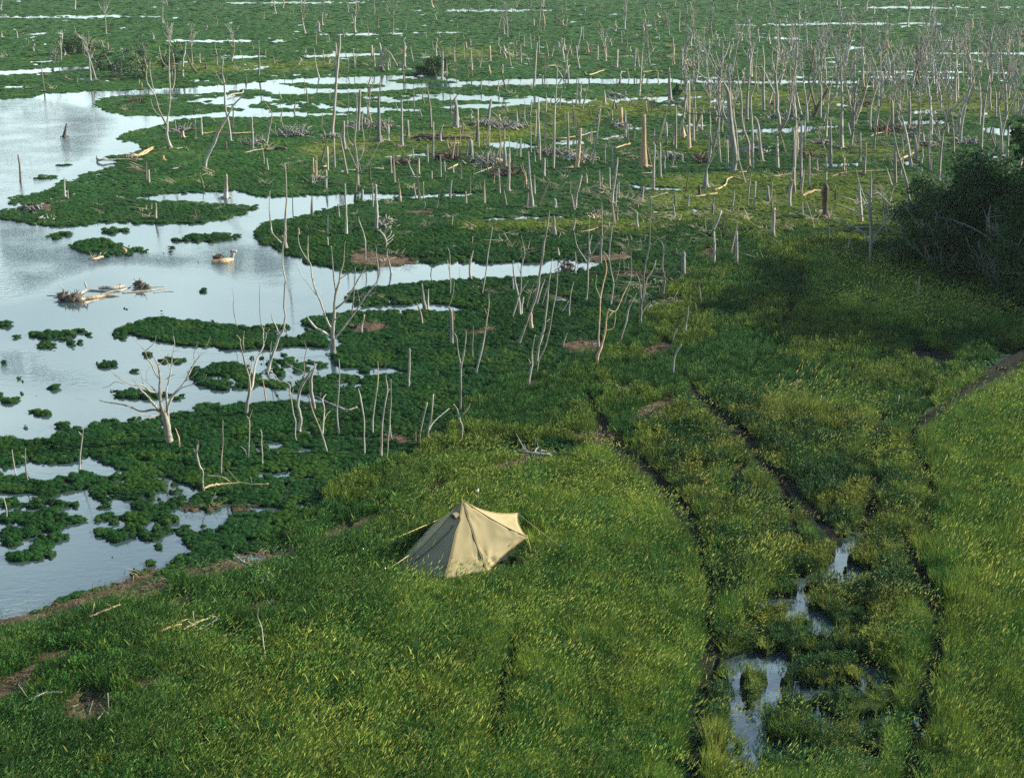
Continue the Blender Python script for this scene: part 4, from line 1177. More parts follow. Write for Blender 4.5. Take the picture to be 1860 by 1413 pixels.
K|1300,740,16 1290,630,9
K|1250,720,18 1240,610,9
KW|1180,780,14 1170,680,8
K|1100,870,18 1110,430,11
KlW|620,745,8 700,715,10 765,712,6
L|980,1340,20 985,1200,26 985,1110,34 990,1000,30 985,850,34 975,740,36 985,600,24 990,480,20 990,390,7;975,1090,20 920,1000,18 850,950,18 750,910,16 700,880,12 610,850,10 570,790,4;880,970,9 790,990,8 770,1100,7 750,1215,3;760,950,8 600,970,7 420,1000,3;1005,1100,18 1050,1000,17 1110,930,15 1210,820,14 1280,740,7 1330,700,3;980,880,14 890,820,13 820,780,11 730,740,8 600,690,3;965,755,16 930,660,14 890,560,12 860,450,9 845,370,3;960,745,10 870,690,9 770,660,7 700,620,3;1000,885,14 1100,890,12 1200,970,12 1280,990,8 1340,1010,3;985,625,10 1060,600,10 1100,640,10 1170,560,4;1095,640,8 1090,560,7 1050,480,3
LG|1420,1260,36 1380,1120,34 1330,1000,30 1270,880,26 1220,800,24 1170,720,22 1100,640,16 1030,570,7;1170,710,14 1210,560,10 1250,520,4;1330,1010,14 1400,930,10 1385,880,6
LG|1480,980,60 1450,860,36 1400,760,32 1360,640,30 1340,500,28 1300,350,24 1260,230,20 1230,100,18 1215,0,12 1205,-50,6;1265,240,8 1330,140,6 1380,80,3;1340,500,10 1420,450,8 1500,380,4
L|1155,1130,14 1150,1000,14 1125,850,16 1110,650,14 1100,540,6
LD|540,850,84 538,780,62 535,700,60 540,600,76 545,540,56
L|893,900,40 880,700,38 870,520,22
L|185,750,34 190,600,30 215,480,20
LG|20,1080,34 20,900,30 10,690,14
L|430,970,10 390,800,8 350,690,3
LD|635,680,26 645,550,6
L|315,835,14 312,690,9
LlW|310,630,20 370,600,30 430,580,26 485,578,14
LlW|600,440,6 720,400,12 880,390,14 1100,378,10 1240,372,5
Ll|120,945,8 240,945,8
LlW|0,440,14 90,430,9
LlW|1250,285,26 1350,240,24 1420,200,12
Ll|0,1180,10 100,1172,9
N|85,480,8 75,420,8 65,350,4
N|150,525,14 140,450,10 138,340,4;138,400,5 120,380,3
N|433,470,13 437,380,10 448,290,8 455,225,3;447,275,5 428,250,3
N|38,735,8 35,670,7 22,620,3
R|465,1390,20 460,1200,20 440,1050,16 425,900,13 385,790,12 392,705,4;422,893,8 390,870,4
Rl|135,140,10 200,205,24 260,245,26 380,290,20 450,320,22;250,270,12 330,340,14 420,400,14 465,495,7;430,390,9 540,440,4;250,245,12 245,200,4;450,320,26 480,370,24 500,420,10;460,320,24 520,350,22 530,370,10
RlG|480,620,5 540,700,12 620,740,10 700,750,12 800,800,9 815,820,4
SlW|485,360,8 570,325,14 655,292,7
SlW|870,440,10 940,410,16 990,400,8
SlW|1000,430,9 1060,395,16 1140,365,9
Sl|1075,435,8 1150,395,9 1195,355,4
Sl|150,820,8 210,790,14 260,772,12 340,770,5
S|615,880,8 612,835,4
Sl|530,920,4 570,875,6 600,905,4
P|1628,742,5 1630,728,6 1633,719,3;1630,733,4 1636,738,3.5 1638,744,3
Pl|1405,707,3 1440,697,5 1470,690,3
Pl|1463,755,3 1485,748,5 1505,744,3
Pl|945,822,6 970,824,9 998,826,6
PW|476,1058,4 486,1052,4 487,1050,3
PD|117,249,7 118,238,5 121,226,2
PD|37,330,4 36,308,3.5 33,282,2
P|117,358,6 117,342,4 117,323,3
P|270,333,6 270,310,4
P|410,360,10 411,340,7 411,318,5
P|283,400,6 283,385,5 283,370,3
Pl|176,284,4 180,291,5 212,290,4 258,290,2
PlW|236,284,6 255,280,7 270,272,5 279,267,2
PW|170,470,6 176,468,4 183,460,2
PlW|160,471,3 172,470,5 186,466,4
PW|226,462,5 228,455,7 222,450,2
P|741,705,8 742,690,6 744,665,4 744,634,3
P|776,812,4 778,780,4 783,760,4 787,716,3;778,783,3 789,765,3 816,742,2
P|762,811,4 764,780,4 776,731,3
P|755,806,2.5 755,784,1.5
P|868,813,4 869,792,2
P|1053,755,3 1058,738,1.5
P|1243,615,4 1246,590,3.5 1250,562,2
P|1222,690,4 1225,650,4 1238,625,2
P|1296,488,5 1298,455,5 1297,422,3
P|1338,486,8 1338,455,7 1338,422,4
P|1403,440,10 1404,410,9 1406,380,7
P|1290,430,6 1310,385,4
PW|1320,460,10 1330,452,6
Pl|1320,462,5 1360,457,6 1415,456,4
Pl|1540,413,4 1600,414,4
""".split("\n")

def catmull(pts, rad, sub):
    if len(pts) < 3 or sub < 2: return pts, rad
    P_, R_ = [], []
    n = len(pts)
    for i in range(n - 1):
        p0 = pts[max(0, i - 1)]; p1 = pts[i]; p2 = pts[i + 1]; p3 = pts[min(n - 1, i + 2)]
        for k in range(sub):
            t = k / sub
            q = 0.5 * ((2 * p1) + (p2 - p0) * t + (2 * p0 - 5 * p1 + 4 * p2 - p3) * t * t + (3 * p1 - p0 - 3 * p2 + p3) * t ** 3)
            P_.append(q); R_.append(rad[i] * (1 - t) + rad[i + 1] * t)
    P_.append(pts[-1]); R_.append(rad[-1])
    return P_, R_
def tube(mb, pts, rad, sides=7, rd=random, rough=0.12, cap=True):
    n = len(pts); vs = []; fs = []
    ref = Vector((0.3, 1, 0.1)).normalized()
    ph = rd.random() * 6
    lobes = rd.choice((2, 3)); amp = rough * 0.8
    for i, (p, r) in enumerate(zip(pts, rad)):
        t = (pts[min(n - 1, i + 1)] - pts[max(0, i - 1)])
        t = t.normalized() if t.length > 1e-9 else Vector((0, 0, 1))
        s = t.cross(ref)
        if s.length < 1e-3: s = t.cross(Vector((1, 0, 0)))
        s.normalize(); u = t.cross(s)
        for k in range(sides):
            a = k * 6.28318 / sides
            rr = r * (1 + amp * math.sin(lobes * a + ph + i * .35) + rd.uniform(-rough, rough) * .6)
            vs.append(p + (s * math.cos(a) + u * math.sin(a)) * rr)
    for i in range(n - 1):
        for k in range(sides):
            k2 = (k + 1) % sides
            fs.append((i * sides + k, i * sides + k2, (i + 1) * sides + k2, (i + 1) * sides + k))
    if cap:
        t = (pts[-1] - pts[-2]).normalized() if (pts[-1] - pts[-2]).length > 1e-9 else Vector((0, 0, 1))
        if rad[-1] > 0.02:      # broken end: jagged splinters instead of a flat cut
            for k in range(sides): vs[(n - 1) * sides + k] = vs[(n - 1) * sides + k] + t * rd.uniform(-.3, 1.6) * rad[-1]
        vs.append(pts[-1] + t * rad[-1] * .1)
        c = len(vs) - 1
        for k in range(sides): fs.append(((n - 1) * sides + k, (n - 1) * sides + (k + 1) % sides, c))
        vs.append(pts[0]); c = len(vs) - 1
        for k in range(sides): fs.append((k, c, (k + 1) % sides))
    mb.add(vs, fs)

THINGS = []       # (object, kind, px, py, height m, lean, thickness m, forked)
def parse(s):
    return [[tuple(float(q) for q in t.split(',')) for t in ln.split()] for ln in s.split(';')]
def px_of(fr, x, y):
    ox, oy, sc = FR[fr]; return ox + x / sc, oy + y / sc, 1 / sc
def roots(mb, r, rd, n=4, L=2.4):
    a0 = rd.random() * 6
    for k in range(n):
        a = a0 + k * 6.283 / n + rd.uniform(-.4, .4); l = r * L * rd.uniform(.7, 1.4)
        d = Vector((math.cos(a), math.sin(a), 0))
        pts = [d * r * .3 + Vector((0, 0, r * 1.5)), d * r * 1.0 + Vector((0, 0, r * .5)), d * l + Vector((0, 0, .03)), d * l * 1.35 + Vector((0, 0, -.06))]
        tube(mb, pts, [r * .55, r * .42, r * .25, r * .1], 5, rd)

def standing(fr, spec, flags=''):
    lines = parse(spec)
    x, y, w = lines[0][0]; bx, by, sc = px_of(fr, x, y)
    gx, gy = at(bx, by); gx = float(gx); gy = float(gy)
    rd = random.Random(int(bx * 31 + by * 977))
    base = Vector((gx, gy, 0))
    parts = []; trunk_m = []
    for li, ln in enumerate(lines):
        if len(ln) < 2: continue
        L = 0; pts = []; rad = []
        slope = 0 if li == 0 else rd.choice((-1, 1)) * rd.uniform(.15, .75)
        # a branch starts in the trunk's own plane
        prev = None; dy = 0
        for (qx, qy, qw) in ln:
            ppx, ppy, s_ = px_of(fr, qx, qy)
            p0, mpp = at_plane(ppx, ppy, gy + dy)
            if prev is not None:
                dy += (p0 - prev).length * slope
                p0, mpp = at_plane(ppx, ppy, gy + dy)
            prev = p0
            pts.append(p0 - base); rad.append(max(.006 if gy < 55 else .018, qw * s_ * mpp / 2 * (.88 + .22 * min(1, max(0, (gy - 45) / 45)) * (1 if qw * s_ < 4 else .35))))
        if li == 0:
            if pts[0].z > -.1: pts.insert(0, pts[0] + Vector((0, 0, -.25 - pts[0].z))); rad.insert(0, rad[0] * 1.3); rad[1] *= 1.12
            H = max(p.z for p in pts); lean = pts[-1].x; R0 = rad[1] / 1.12
        sub = 4 if len(pts) < 9 else 3
        if sc * 1 < 1 and gy > 75: sub = 2
        P2, R2 = catmull(pts, rad, sub)
        P2 = [p + Vector((rd.gauss(0, r * .10), rd.gauss(0, r * .10), 0)) for p, r in zip(P2, R2)]
        sides = 9 if max(rad) * FPX / gy > 7 else 6
        parts.append((P2, R2, sides))
    mat = {'W': M_WARMWOOD, 'D': M_DARKWOOD, 'G': M_GREYWOOD}.get(flags[:1], M_WOOD)
    forked = len(parts) > 1
    mb = MB(); tube(mb, *parts[0][:2], parts[0][2], rd)
    if R0 * FPX / gy > 2.2: roots(mb, R0 * .9, rd, rd.choice((3, 4, 5)))
    # stubs of broken twigs on the stem
    if not forked and H > 1.0 and R0 * FPX / gy > 1.6:
        P2, R2, _ = parts[0]
        for k in range(rd.randint(1, 5)):
            i = rd.randint(len(P2) // 4, len(P2) - 2); a = rd.uniform(0, 6.28); l = rd.uniform(.08, .35) * min(1.5, H / 3)
            d = Vector((math.cos(a), math.sin(a), rd.uniform(-.1, .9)))
            tube(mb, [P2[i], P2[i] + d * l * .6, P2[i] + d * l], [R2[i] * .3, R2[i] * .2, .006], 4, rd)
    kind = 'dead_tree' if forked else ('stump' if (H < 1.15 and R0 / max(H, .1) > .10) else 'snag')
    if 'X' in flags: kind = 'snag'
    if forked:
        root = bpy.data.objects.new(kind, None); scene.collection.objects.link(root); root.location = base
        mb.build('trunk', mat, root)
        for (P2, R2, sd) in parts[1:]:
            b2 = MB(); tube(b2, P2, R2, sd, rd)
            # fine twigs near the tip
            if R2[0] * FPX / gy > 1.8:
                for k in range(rd.randint(1, 4)):
                    i = rd.randint(len(P2) // 3, len(P2) - 1); l = rd.uniform(.12, .4)
                    d = (P2[i] - P2[i - 1]).normalized() + Vector((rd.gauss(0, .7), rd.gauss(0, .7), rd.gauss(.1, .5)))
                    tube(b2, [P2[i], P2[i] + d * l * .5, P2[i] + d * l + Vector((0, 0, .05))], [R2[i] * .45, R2[i] * .3, .004], 4, rd)
            b2.build('branch', mat, root)
    else:
        root = mb.build(kind, mat, None, base)
    THINGS.append([root, kind, bx, by, H, lean, R0, len(parts), flags])
    return root

def lying(fr, spec, flags=''):
    lines = parse(spec)
    x, y, w = lines[0][0]; mid = lines[0][len(lines[0]) // 2]
    bx, by, sc = px_of(fr, mid[0], mid[1])
    gx, gy = [float(q) for q in at(bx, by)]
    rd = random.Random(int(bx * 13 + by * 77)); base = Vector((gx, gy, 0))
    mat = {'W': M_WARMWOOD, 'D': M_DARKWOOD, 'G': M_GREYWOOD}.get(flags[:1], M_WOOD)
    parts = []
    for ln in lines:
        pts = []; rad = []
        for (qx, qy, qw) in ln:
            ppx, ppy, s_ = px_of(fr, qx, qy)
            mpp = at_plane(ppx, ppy, gy)[1]
            r = max(.012, qw * s_ * mpp / 2 * .9)
            up = r * .8 + (.28 if gy < 36 else .08)
            X, Y = at(ppx, ppy, up)
            pts.append(Vector((float(X), float(Y), up)) - base); rad.append(r)
        P2, R2 = catmull(pts, rad, 4)
        P2 = [p + Vector((0, 0, rd.gauss(0, .25 * r))) for p, r in zip(P2, R2)]
        parts.append((P2, R2))
    mb = MB(); tube(mb, parts[0][0], parts[0][1], 8, rd)
    P2, R2 = parts[0]
    for k in range(rd.randint(1, 4)):
        i = rd.randint(1, max(1, len(P2) - 2)); l = rd.uniform(.1, .35)
        d = Vector((rd.gauss(0, .6), rd.gauss(0, .6), rd.uniform(.3, 1.2)))
        tube(mb, [P2[i], P2[i] + d * l], [R2[i] * .35, .006], 4, rd)
    if len(parts) > 1:
        root = bpy.data.objects.new('driftwood_log', None); scene.collection.objects.link(root); root.location = base
        mb.build('log', mat, root)
        for q in parts[1:]:
            b2 = MB(); tube(b2, q[0], q[1], 6, rd); b2.build('branch', mat, root)
    else: root = mb.build('driftwood_log', mat, None, base)
    L = (P2[0] - P2[-1]).length
    THINGS.append([root, 'driftwood_log', bx, by, L, P2[-1].x, max(R2), len(parts), flags])
    return root

def rootball(fr, x, y, r, seed, name='root_plate', standalone=True, parent=None, base=None, flat=.45):
    """a mass of broken roots on edge"""
    bx, by, sc = px_of(fr, x, y); gx, gy = [float(q) for q in at(bx, by)]
    p, mpp = at_plane(bx, by, gy); R = r * sc * mpp
    rd = random.Random(seed); b0 = Vector((gx, gy, 0)); off = Vector((0, 0, 0)) if base is None else b0 - base
    mb = MB()
    vs = []; fs = []; nu, nv = 12, 8
    for j in range(nv + 1):
        for i in range(nu):
            th = math.pi * j / nv; a = i * 6.283 / nu
            q = R * (1 + .28 * math.sin(3 * a + j + seed) + rd.uniform(-.15, .15))
            vs.append(off + Vector((q * math.sin(th) * math.cos(a), q * flat * 1.5 * math.sin(th) * math.sin(a), q * math.cos(th) * .8 + R * .45)))
    for j in range(nv):
        for i in range(nu): fs.append((j * nu + i, (j + 1) * nu + i, (j + 1) * nu + (i + 1) % nu, j * nu + (i + 1) % nu))
    mb.add(vs, fs)
    for k in range(22):
        d = Vector((rd.gauss(0, 1), rd.gauss(0, .6), rd.gauss(.3, .8))).normalized(); c = off + Vector((0, 0, R * .45))
        tube(mb, [c + d * R * .6, c + d * R * 1.15 + Vector((rd.gauss(0, R * .1), 0, 0)), c + d * R * rd.uniform(1.3, 1.8)], [R * .13, R * .08, .008], 5, rd)
    if parent is not None:
        return mb.build(name, M_DARKWOOD, parent)
    o = mb.build(name, M_DARKWOOD, None, b0)
    return o

def brush(bx, by, w, h, n, seed, flags=''):
    gx, gy = [float(q) for q in at(bx, by)]; mpp = at_plane(bx, by, gy)[1]
    rd = random.Random(seed); mb = MB(); W = w * mpp / 2 * .85; Hh = h * mpp * .5; n = int(n * 1.3)
    for k in range(n):
        x = rd.gauss(0, W * .45); y0 = rd.gauss(0, .6); l = rd.uniform(.5, 1.6) * Hh * 1.4
        a = rd.uniform(0, 6.28); el = rd.choice((rd.uniform(0, .4), rd.uniform(.2, 1.2)))
        d = Vector((math.cos(a) * math.cos(el), math.sin(a) * math.cos(el) * .6, math.sin(el)))
        b = Vector((x, y0, rd.uniform(0, Hh * .25)))
        m_ = b + d * l * .5 + Vector((rd.gauss(0, .08), rd.gauss(0, .08), rd.uniform(0, .1)))
        r = rd.choice((.012, .018, .03)) * (1 + gy / 90)
        tube(mb, [b, m_, b + d * l], [r, r * .8, r * .25], 4, rd)
    for k in range(max(1, n // 14)):
        x = rd.uniform(-W, W) * .6; l = rd.uniform(.5, 1.0) * W
        tube(mb, [Vector((x - l / 2, rd.gauss(0, .4), .12)), Vector((x, rd.gauss(0, .3), .2)), Vector((x + l / 2, rd.gauss(0, .4), .14))], [min(.08, W * .09), min(.10, W * .11), min(.05, W * .05)], 6, rd)
    o = mb.build('brush_pile', {'D': M_DARKWOOD, 'W': M_WARMWOOD}.get(flags[:1], M_GREYWOOD), None, Vector((gx, gy, 0)))
    THINGS.append([o, 'brush_pile', bx, by, 2 * W, 0, .1, 1, flags])

def grow(rd, H, r0, lean, spread=0.5, levels=2, nlimb=4, fork=.35, gnarl=.08):
    """a bare branching tree: returns trunk and limb polylines"""
    lines = []
    n = 7; p = Vector((0, 0, -.15)); pts = [p]; rad = [r0 * 1.25]
    d = Vector((lean, rd.gauss(0, .05), 1)).normalized()
    for k in range(n):
        d = (d + Vector((rd.gauss(0, gnarl), rd.gauss(0, gnarl), 0.02))).normalized()
        p = p + d * H / n; pts.append(p); rad.append(max(.012, r0 * (1 - (k + 1) / n) ** .8))
    lines.append((pts, rad))
    def limb(p, d, L, r, lv):
        q = p.copy(); ps = [q]; rs = [r]; m = 4
        for k in range(m):
            d = (d + Vector((rd.gauss(0, .14), rd.gauss(0, .14), .10))).normalized()
            q = q + d * L / m; ps.append(q); rs.append(max(.02, r * (1 - (k + 1) / m * .85)))
        lines.append((ps, rs))
        if lv > 0:
            for k in range(rd.randint(1, 3)):
                i = rd.randint(1, m - 1)
                dd = (d + Vector((rd.gauss(0, .6), rd.gauss(0, .6), .2))).normalized()
                limb(ps[i], dd, L * rd.uniform(.35, .65), rs[i] * .6, lv - 1)
    for k in range(nlimb):
        t = fork + (0.92 - fork) * (k + rd.random()) / nlimb
        i = min(n - 1, int(t * n)) + 1
        a = rd.uniform(0, 6.28)
        dd = Vector((math.cos(a) * spread, math.sin(a) * spread, rd.uniform(.4, 1.0))).normalized()
        limb(pts[i], dd, H * rd.uniform(.28, .5) * (1.2 - t * .5), rad[i] * .75, levels - 1)
    return lines

for row in SPEC:
    row = row.strip()
    if not row: continue
    hd, body = row.split('|')
    fr = hd[0]; fl = hd[1:]
    if 'l' in fl: lying(fr, body, fl.replace('l', ''))
    else: standing(fr, body, fl)

# generated bare trees and snags of the far stand
def far_tree(bx, by, Hpx, seed, wpx=4.5, nl=4):
    gx, gy = [float(q) for q in at(bx, by)]; mpp = at_plane(bx, by, gy)[1]
    rd = random.Random(seed); H = Hpx * mpp * 1.02
    ls = grow(rd, H, wpx * mpp / 2, rd.gauss(0, .09), rd.uniform(.3, .65), 2, nl + 4, rd.uniform(.25, .5))
    root = bpy.data.objects.new('dead_tree', None); scene.collection.objects.link(root); root.location = (gx, gy, 0)
    mb = MB(); tube(mb, *catmull(*ls[0], 2), 6, rd); roots(mb, wpx * mpp / 2, rd, 3); mat = rd.choice((M_WOOD, M_WOOD, M_GREYWOOD))
    mb.build('trunk', mat, root)
    # each limb with the twigs that grow on it
    cur = None
    for i, (ps, rs) in enumerate(ls[1:]):
        if cur is None or (rs[0] > .35 * wpx * mpp / 2 * .5 and len(cur.v) > 60):
            if cur is not None: cur.build('branch', mat, root)
            cur = MB()
        tube(cur, *catmull(ps, rs, 2), 5, rd)
    if cur is not None: cur.build('branch', mat, root)
    THINGS.append([root, 'dead_tree', bx, by, H, ls[0][0][-1].x, wpx * mpp / 2, 3, ''])
def far_snag(bx, by, Hpx, wpx, seed):
    gx, gy = [float(q) for q in at(bx, by)]; mpp = at_plane(bx, by, gy)[1]
    rd = random.Random(seed); H = Hpx * mpp; r = wpx * mpp / 2; ln = rd.gauss(0, .10)
    pts = [Vector((0, 0, -.15))]; rad = [r * 1.3]
    for k in range(1, 5):
        t = k / 4; pts.append(Vector((ln * H * t + rd.gauss(0, r * .5), rd.gauss(0, .03) * H, H * t))); rad.append(r * (1 - .6 * t))
    mb = MB(); tube(mb, pts, rad, 6, rd)
    if rd.random() < .6: roots(mb, r, rd, 3)
    for k in range(rd.choice((0, 0, 1, 2))):
        i = rd.randint(1, 3); a = rd.uniform(0, 6.28); l = rd.uniform(.2, .8)
        tube(mb, [pts[i], pts[i] + Vector((math.cos(a) * l, math.sin(a) * l, l * .6))], [rad[i] * .4, .01], 4, rd)
    kind = 'stump' if (H < 1.15 and r / H > .10) else 'snag'
    o = mb.build(kind, rd.choice((M_WOOD, M_WOOD, M_GREYWOOD, M_WARMWOOD)), None, Vector((gx, gy, 0)))
    THINGS.append([o, kind, bx, by, H, ln * H, r, 1, ''])
def bare_shrub(bx, by, Hpx, seed, label):
    gx, gy = [float(q) for q in at(bx, by)]; mpp = at_plane(bx, by, gy)[1]
    rd = random.Random(seed); H = Hpx * mpp
    root = bpy.data.objects.new('bare_shrub', None); scene.collection.objects.link(root); root.location = (gx, gy, 0)
    for s in range(3):
        ls = grow(rd, H * rd.uniform(.7, 1), .05, rd.gauss(0, .45), 1.3, 2, 8, .15, .16)
        mb = MB(); tube(mb, *catmull(ls[0][0], ls[0][1], 2), 6, rd); mb.build('stem', M_BARK, root)
        mb = MB()
        for ps, rs in ls[1:]: tube(mb, *catmull(ps, [r * .6 for r in rs], 2), 4, rd)
        mb.build('branch', M_BARK, root)
    tag(root, label, 'shrub', 'bare grey shrubs in front of the dark thicket')
bare_shrub(1700, 520, 150, 1, 'bare grey shrub at the left front of the dark thicket')
bare_shrub(1835, 560, 170, 3, 'bare grey shrub lowest right in front of the dark thicket')
bare_shrub(1740, 430, 170, 5, 'tall bare grey shrub poking out of the thicket top')
rr = random.Random(77)
for k, (bx, by, Hp, w) in enumerate([
    (165, 148, 75, 5), (174, 147, 70, 5), (110, 110, 50, 3), (1240, 128, 75, 4), (1262, 150, 90, 5), (1490, 150, 110, 5), (1530, 128, 90, 5), (1600, 145, 95, 5), (1655, 170, 110, 6), (1700, 165, 120, 5),
    (1735, 190, 125, 5), (1770, 165, 110, 5), (1800, 200, 135, 6), (1830, 180, 120, 5), (1850, 215, 150, 6), (1870, 170, 120, 5), (1900, 230, 150, 6), (1560, 205, 120, 5), (1590, 230, 120, 5), (1620, 215, 110, 5),
    (1445, 215, 150, 6), (1465, 190, 130, 5), (1415, 155, 105, 5), (1395, 195, 110, 5), (1365, 140, 90, 5), (1330, 130, 85, 4), (1690, 245, 150, 6), (1745, 260, 165, 6), (1780, 285, 180, 6), (1815, 300, 190, 6),
    (1850, 310, 190, 6), (1655, 300, 165, 6), (1705, 330, 170, 6), (1290, 190, 105, 5), (1180, 118, 60, 4), (1100, 112, 60, 4), (1410, 120, 80, 4), (1570, 118, 85, 4), (1680, 122, 85, 4), (1760, 118, 80, 4), (1840, 125, 85, 4),
    (350, 118, 62, 4), (420, 112, 60, 4), (320, 128, 70, 4), (95, 128, 48, 3), (1720, 140, 90, 4), (1500, 250, 150, 5), (1545, 268, 140, 5), (-60, 140, 80, 4), (1960, 260, 150, 6), (2030, 200, 130, 5), (1930, 160, 110, 5)]):
    far_tree(bx, by, Hp, 900 + k, w, rr.choice((3, 4, 5)))
for k in range(26):
    bx, by = rr.uniform(1230, 1900), rr.uniform(135, 300)
    if samp(LAND, np.array([bx]), np.array([by]))[0] > .6: far_tree(bx, by, rr.uniform(60, 95) + (by - 100) * .35, 1200 + k, rr.uniform(3, 5), rr.choice((2, 3, 4)))
for k in range(34):
    bx, by = rr.uniform(-40, 1900), rr.uniform(14, 84)
    if bx > 900 or rr.random() < .4: far_tree(bx, by, rr.uniform(40, 70), 1300 + k, rr.uniform(2.5, 4), rr.choice((2, 3, 4)))
k = 0; used = [(t[2], t[3]) for t in THINGS]
while k < 215:
    by = rr.choice((rr.uniform(8, 90), rr.uniform(64, 110), rr.uniform(88, 150), rr.uniform(88, 250), rr.uniform(150, 330)))
    bx = rr.uniform(-60, 1960)
    dens = .25 + .75 * min(1, max(0, (bx - 350) / 900))
    if by > 130: dens *= .9 if bx > 850 else .28
    if rr.random() > dens: continue
    if samp(LAND, np.array([bx]), np.array([by]))[0] < .6: continue
    if any(abs(a - bx) < 7 and abs(b - by) < 4 for a, b in used): continue
    used.append((bx, by))
    h = rr.choice((rr.uniform(9, 20), rr.uniform(14, 34), rr.uniform(20, 55) if bx > 900 else 16)) * (1 if by > 110 else .8)
    far_snag(bx, by, h, rr.uniform(2.2, 5.5), 4000 + k); k += 1

# heaps of fallen branches
for k, (bx, by, w, h, n, fl) in enumerate([
    (533, 247, 55, 26, 60, ''), (463, 262, 34, 20, 30, ''), (330, 240, 40, 22, 30, ''), (880, 228, 70, 18, 70, ''), (925, 233, 70, 20, 80, ''), (650, 232, 60, 22, 40, ''), (690, 232, 60, 22, 40, ''),
    (780, 252, 110, 10, 60, 'D'), (880, 298, 80, 26, 60, ''), (915, 318, 50, 36, 50, 'D'), (1000, 282, 60, 26, 50, ''), (1055, 292, 60, 30, 60, ''), (730, 298, 60, 20, 40, 'D'), (815, 288, 60, 26, 50, 'D'),
    (60, 385, 70, 8, 40, ''), (85, 400, 36, 10, 20, ''), (248, 185, 30, 14, 25, 'D'), (1130, 232, 50, 14, 40, ''), (1215, 285, 60, 16, 50, ''), (1275, 292, 40, 22, 40, 'D'), (1370, 275, 70, 18, 50, ''),
    (1420, 215, 60, 14, 40, ''), (1600, 150, 60, 12, 40, ''), (1610, 238, 70, 16, 60, 'D'), (1640, 235, 60, 16, 50, ''), (1470, 285, 50, 16, 40, 'D'), (1500, 262, 60, 12, 40, ''), (1660, 250, 60, 14, 40, ''),
    (1560, 190, 70, 12, 40, 'D'), (1690, 265, 50, 18, 40, ''), (1760, 260, 50, 16, 40, ''), (1030, 488, 36, 12, 30, 'D'), (1195, 565, 60, 14, 50, ''), (980, 830, 45, 9, 40, ''), (925, 858, 40, 8, 24, ''), (1180, 755, 30, 6, 16, ''),
    (600, 250, 50, 14, 30, ''), (575, 330, 40, 16, 30, ''), (700, 412, 40, 20, 40, ''), (1080, 395, 40, 10, 20, 'W'), (1260, 492, 40, 8, 16, 'W'), (1330, 468, 40, 10, 16, ''), (165, 1300, 40, 8, 20, ''), (140, 1290, 30, 8, 16, ''), (430, 1160, 30, 7, 14, ''), (1120, 175, 40, 10, 24, ''), (1250, 125, 40, 10, 20, 'W')]):
    brush(bx, by, w, h, n, 300 + k, fl)

# ------------------------------------------------------------------ the driftwood wrecks out in the water
def wreck(fr, label, cat, main, branches, balls, zoff=0.0, mat=None):
    x, y = main[len(main) // 2][:2]; bx, by, sc = px_of(fr, x, y)
    gx, gy = [float(q) for q in at(bx, by)]; base = Vector((gx, gy, 0)); rd = random.Random(int(bx))
    root = bpy.data.objects.new('driftwood_tree', None); scene.collection.objects.link(root); root.location = base
    def line(pl, nm, mt, ground_y=None):
        pts = []; rad = []
        for q in pl:
            px, py, s_ = px_of(fr, q[0], q[1]); lift = q[3] if len(q) > 3 else None
            mpp = at_plane(px, py, gy)[1]; r = max(.012, q[2] * s_ * mpp / 2)
            if lift is None: X, Y = at(px, py, r * .7); pts.append(Vector((float(X), float(Y), r * .45)) - base)
            else: pts.append(at_plane(px, py, gy + lift)[0] - base)
            rad.append(r)
        mb = MB(); P2, R2 = catmull(pts, rad, 4); tube(mb, P2, R2, 8, rd, .16); return mb.build(nm, mt, root)
    line(main, 'trunk', mat or M_WARMWOOD)
    for b in branches: line(b, 'branch', M_WOOD)
    for (qx, qy, r, sd) in balls: rootball(fr, qx, qy, r, sd, 'root_plate', parent=root, base=base)
    tag(root, label, cat)
wreck('T', 'long floating driftwood tree with dark root masses at its left end, in the lake', 'driftwood',
      [(480, 500, 70), (560, 480, 52), (700, 462, 60), (850, 440, 42), (960, 440, 34), (1065, 448, 8)],
      [[(500, 425, 36), (560, 378, 34), (650, 358, 40), (800, 372, 32), (950, 378, 30), (1100, 362, 24), (1225, 318, 12)], [(800, 425, 20), (950, 385, 26), (1080, 375, 18), (1180, 345, 8)],
       [(560, 540, 26), (590, 600, 18)], [(600, 330, 30, 0), (580, 280, 26, 0), (570, 245, 16, 0)], [(280, 390, 16, 0), (245, 320, 12, 0), (200, 270, 6, 0)], [(210, 450, 20), (120, 442, 14), (40, 440, 6)], [(560, 540, 40), (660, 520, 26), (770, 495, 10)]],
      [(270, 500, 78, 3), (370, 530, 70, 4), (450, 520, 85, 5)])
wreck('T', 'broken barkless trunk piece floating on top of the long driftwood tree', 'driftwood',
      [(765, 335, 36), (850, 325, 56), (960, 330, 60), (1060, 315, 54), (1130, 300, 24)], [[(1060, 310, 26, 0), (1080, 275, 20, 0)]], [], mat=M_WOOD)
wreck('T', 'round dark root mass with thin branches trailing right, floating beside the long driftwood tree', 'driftwood',
      [(1100, 405, 14), (1280, 385, 24), (1480, 370, 20), (1600, 355, 12), (1720, 340, 6)],
      [[(1280, 335, 14), (1480, 325, 12), (1715, 308, 5)], [(1540, 402, 10), (1700, 385, 8), (1835, 385, 4)], [(1390, 400, 10), (1440, 442, 6)], [(1370, 340, 14, 0), (1420, 270, 10, 0), (1430, 240, 6, 0)]],
      [(1345, 330, 72, 8), (1440, 335, 42, 9)])
